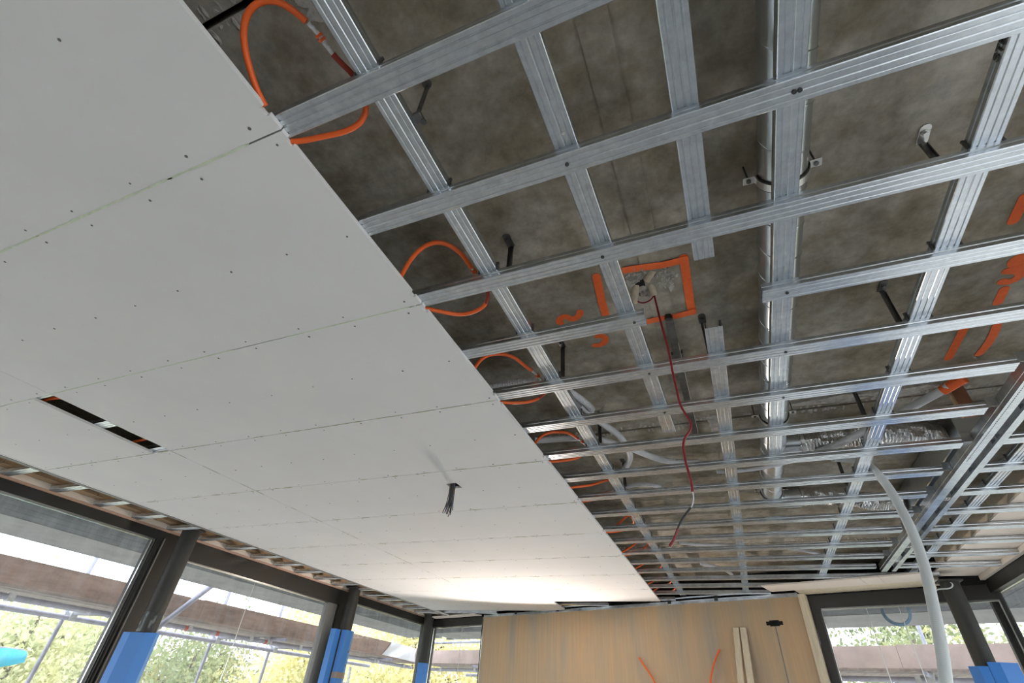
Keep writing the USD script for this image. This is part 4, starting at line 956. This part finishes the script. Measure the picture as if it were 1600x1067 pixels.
def shade(x): return -4.4 + max(0, (-x - 16) * 0.1)
def plant(kinds, where, group, far):
    """kinds: letter -> (source kind, material, height, words); the first of a kind is built, the others refer to it"""
    order = sorted(where, key=lambda w: (w[1] * RIGHT[0] + w[2] * RIGHT[1]) / (w[1] * FWD[0] + w[2] * FWD[1]))
    count, first = {}, {}
    for k, x, y, sc in order:
        count[k] = count.get(k, 0) + 1
        n = sum(1 for w in order if w[0] == k)
        rank = 'leftmost' if count[k] == 1 else ('rightmost' if count[k] == n else ORD[count[k] - 1] + ' from the left')
        name, m, h, words = kinds[k]
        label = f'{words} {far}' if n == 1 else f'{words} {far}, {rank} of its kind'
        if k not in SOURCE:
            SOURCE[k] = make_tree(name, m, h, ord(k), (x, y, -4.4 + max(0, (-x - 16) * 0.1) + max(0, (y - 16) * 0.1)), label, group, nleaf=15000)
        else:
            copy_of(SOURCE[k], (x, y, -4.4 + max(0, (-x - 16) * 0.1) + max(0, (y - 16) * 0.1)), label, float(TR.uniform(0, 360)), group, (sc, sc, sc))
SOURCE, TR = {}, np.random.default_rng(5)
KINDS = {'y': ('autumn_tree', LEAF_Y, 8.0, 'yellow autumn tree'), 'g': ('green_tree', LEAF_G, 7.0, 'grey green tree'), 'p': ('pale_tree', LEAF_P, 7.4, 'pale green tree')}
plant(KINDS, [('p', -15.5, 1.0, 1.0), ('p', -15.0, 4.6, 1.0), ('p', -15.6, 8.0, 1.0), ('p', -20.0, 5.0, 1.05), ('g', -14.2, 11.2, 1.0), ('g', -16.5, 14.0, 1.1), ('p', -18.5, 10.5, 1.0),
              ('y', -13.0, 15.0, 1.0), ('y', -12.0, 19.0, 1.15), ('y', -17.5, 19.5, 1.2), ('y', -8.5, 22.0, 1.25), ('g', -10.0, 16.0, 0.8), ('y', -5.0, 25.0, 1.4), ('y', -20, 24, 1.3)],
      'trees beyond the left scaffold', 'beyond the left scaffold')
plant(KINDS, [('g', 1.0, 21.0, 1.15), ('g', 4.6, 19.6, 1.2), ('g', 8.4, 18.0, 1.2), ('y', 12.0, 16.5, 1.1), ('g', 6.5, 26.0, 1.6)],
      'trees behind the right back window', 'behind the right back window')
plant(KINDS, [('y', 12.8, 11.0, 1.15), ('g', 13.5, 6.0, 1.2)], 'trees beyond the right window', 'beyond the right window')

# guide wires hanging outside the panes, the blue hose coil and the red strap hook under the overhang
for (x, y, z0, z1), lab in (((-4.55, 3.99, 1.66, 2.45), 'thin guide wire outside the second left window'), ((*back(5.934, 0.2)[:2], 0.2, 2.60), 'right one of two guide wires outside the right back window'),
                            ((*back(5.70, 0.2)[:2], 0.2, 2.60), 'left one of two guide wires outside the right back window'), ((*back(0.527, 0.2)[:2], 0.2, 2.60), 'thin guide wire outside the far left window')):
    t = thing('guide_wire', lab, 'wire', (x, y, z0))
    part(t, 'wire', cyl((x, y, z0), (x, y, z1), 0.0035, 6), BRIGHTMETAL); part(t, 'end_sleeve', cyl((x, y, z0 - 0.03), (x, y, z0 + 0.03), 0.006, 8), BRIGHTMETAL)
c = back(5.80, 1.0, 2.60)
t = thing('hose_coil', 'blue hose coil hanging under the overhang behind the right back window', 'hose coil', c)
for k in range(3):
    a = np.linspace(0, 2 * np.pi, 40); rr = 0.10 + 0.008 * k
    part(t, 'loop', tube(c + np.c_[rr * np.cos(a) * BACK_D[0], rr * np.cos(a) * BACK_D[1] + 0.006 * k, rr * np.sin(a) - 0.02], 0.006, 8, spline=False, cap=False), COILBLUE)
t = thing('red_hook', 'red strap loop hanging under the overhang outside the first left window', 'strap', (-5.4, 2.98, 2.6))
a = np.linspace(np.pi, 2 * np.pi, 18)
part(t, 'loop', tube(np.c_[np.full(18, -5.4), 2.985 + 0.08 * np.cos(a), 2.665 + 0.055 * np.sin(a)], 0.007, 8, spline=False), REDMARK)

t = thing('plastic_sheet', 'bright white plastic sheet hanging over the toe board at the scaffold corner', 'sheet', (-6.56, 10.1, 2.3))
SU, SV = np.meshgrid(np.linspace(0, 1, 9), np.linspace(0, 1, 9), indexing='ij')
part(t, 'sheet', grid_sheet(-6.575 + 0.012 * np.sin(SU * 9 + SV * 4), 9.55 + 0.95 * SU - 0.25 * SV * (1 - SU), 2.51 - 0.24 * SV - 0.02 * SU), LADDER, smooth=True)
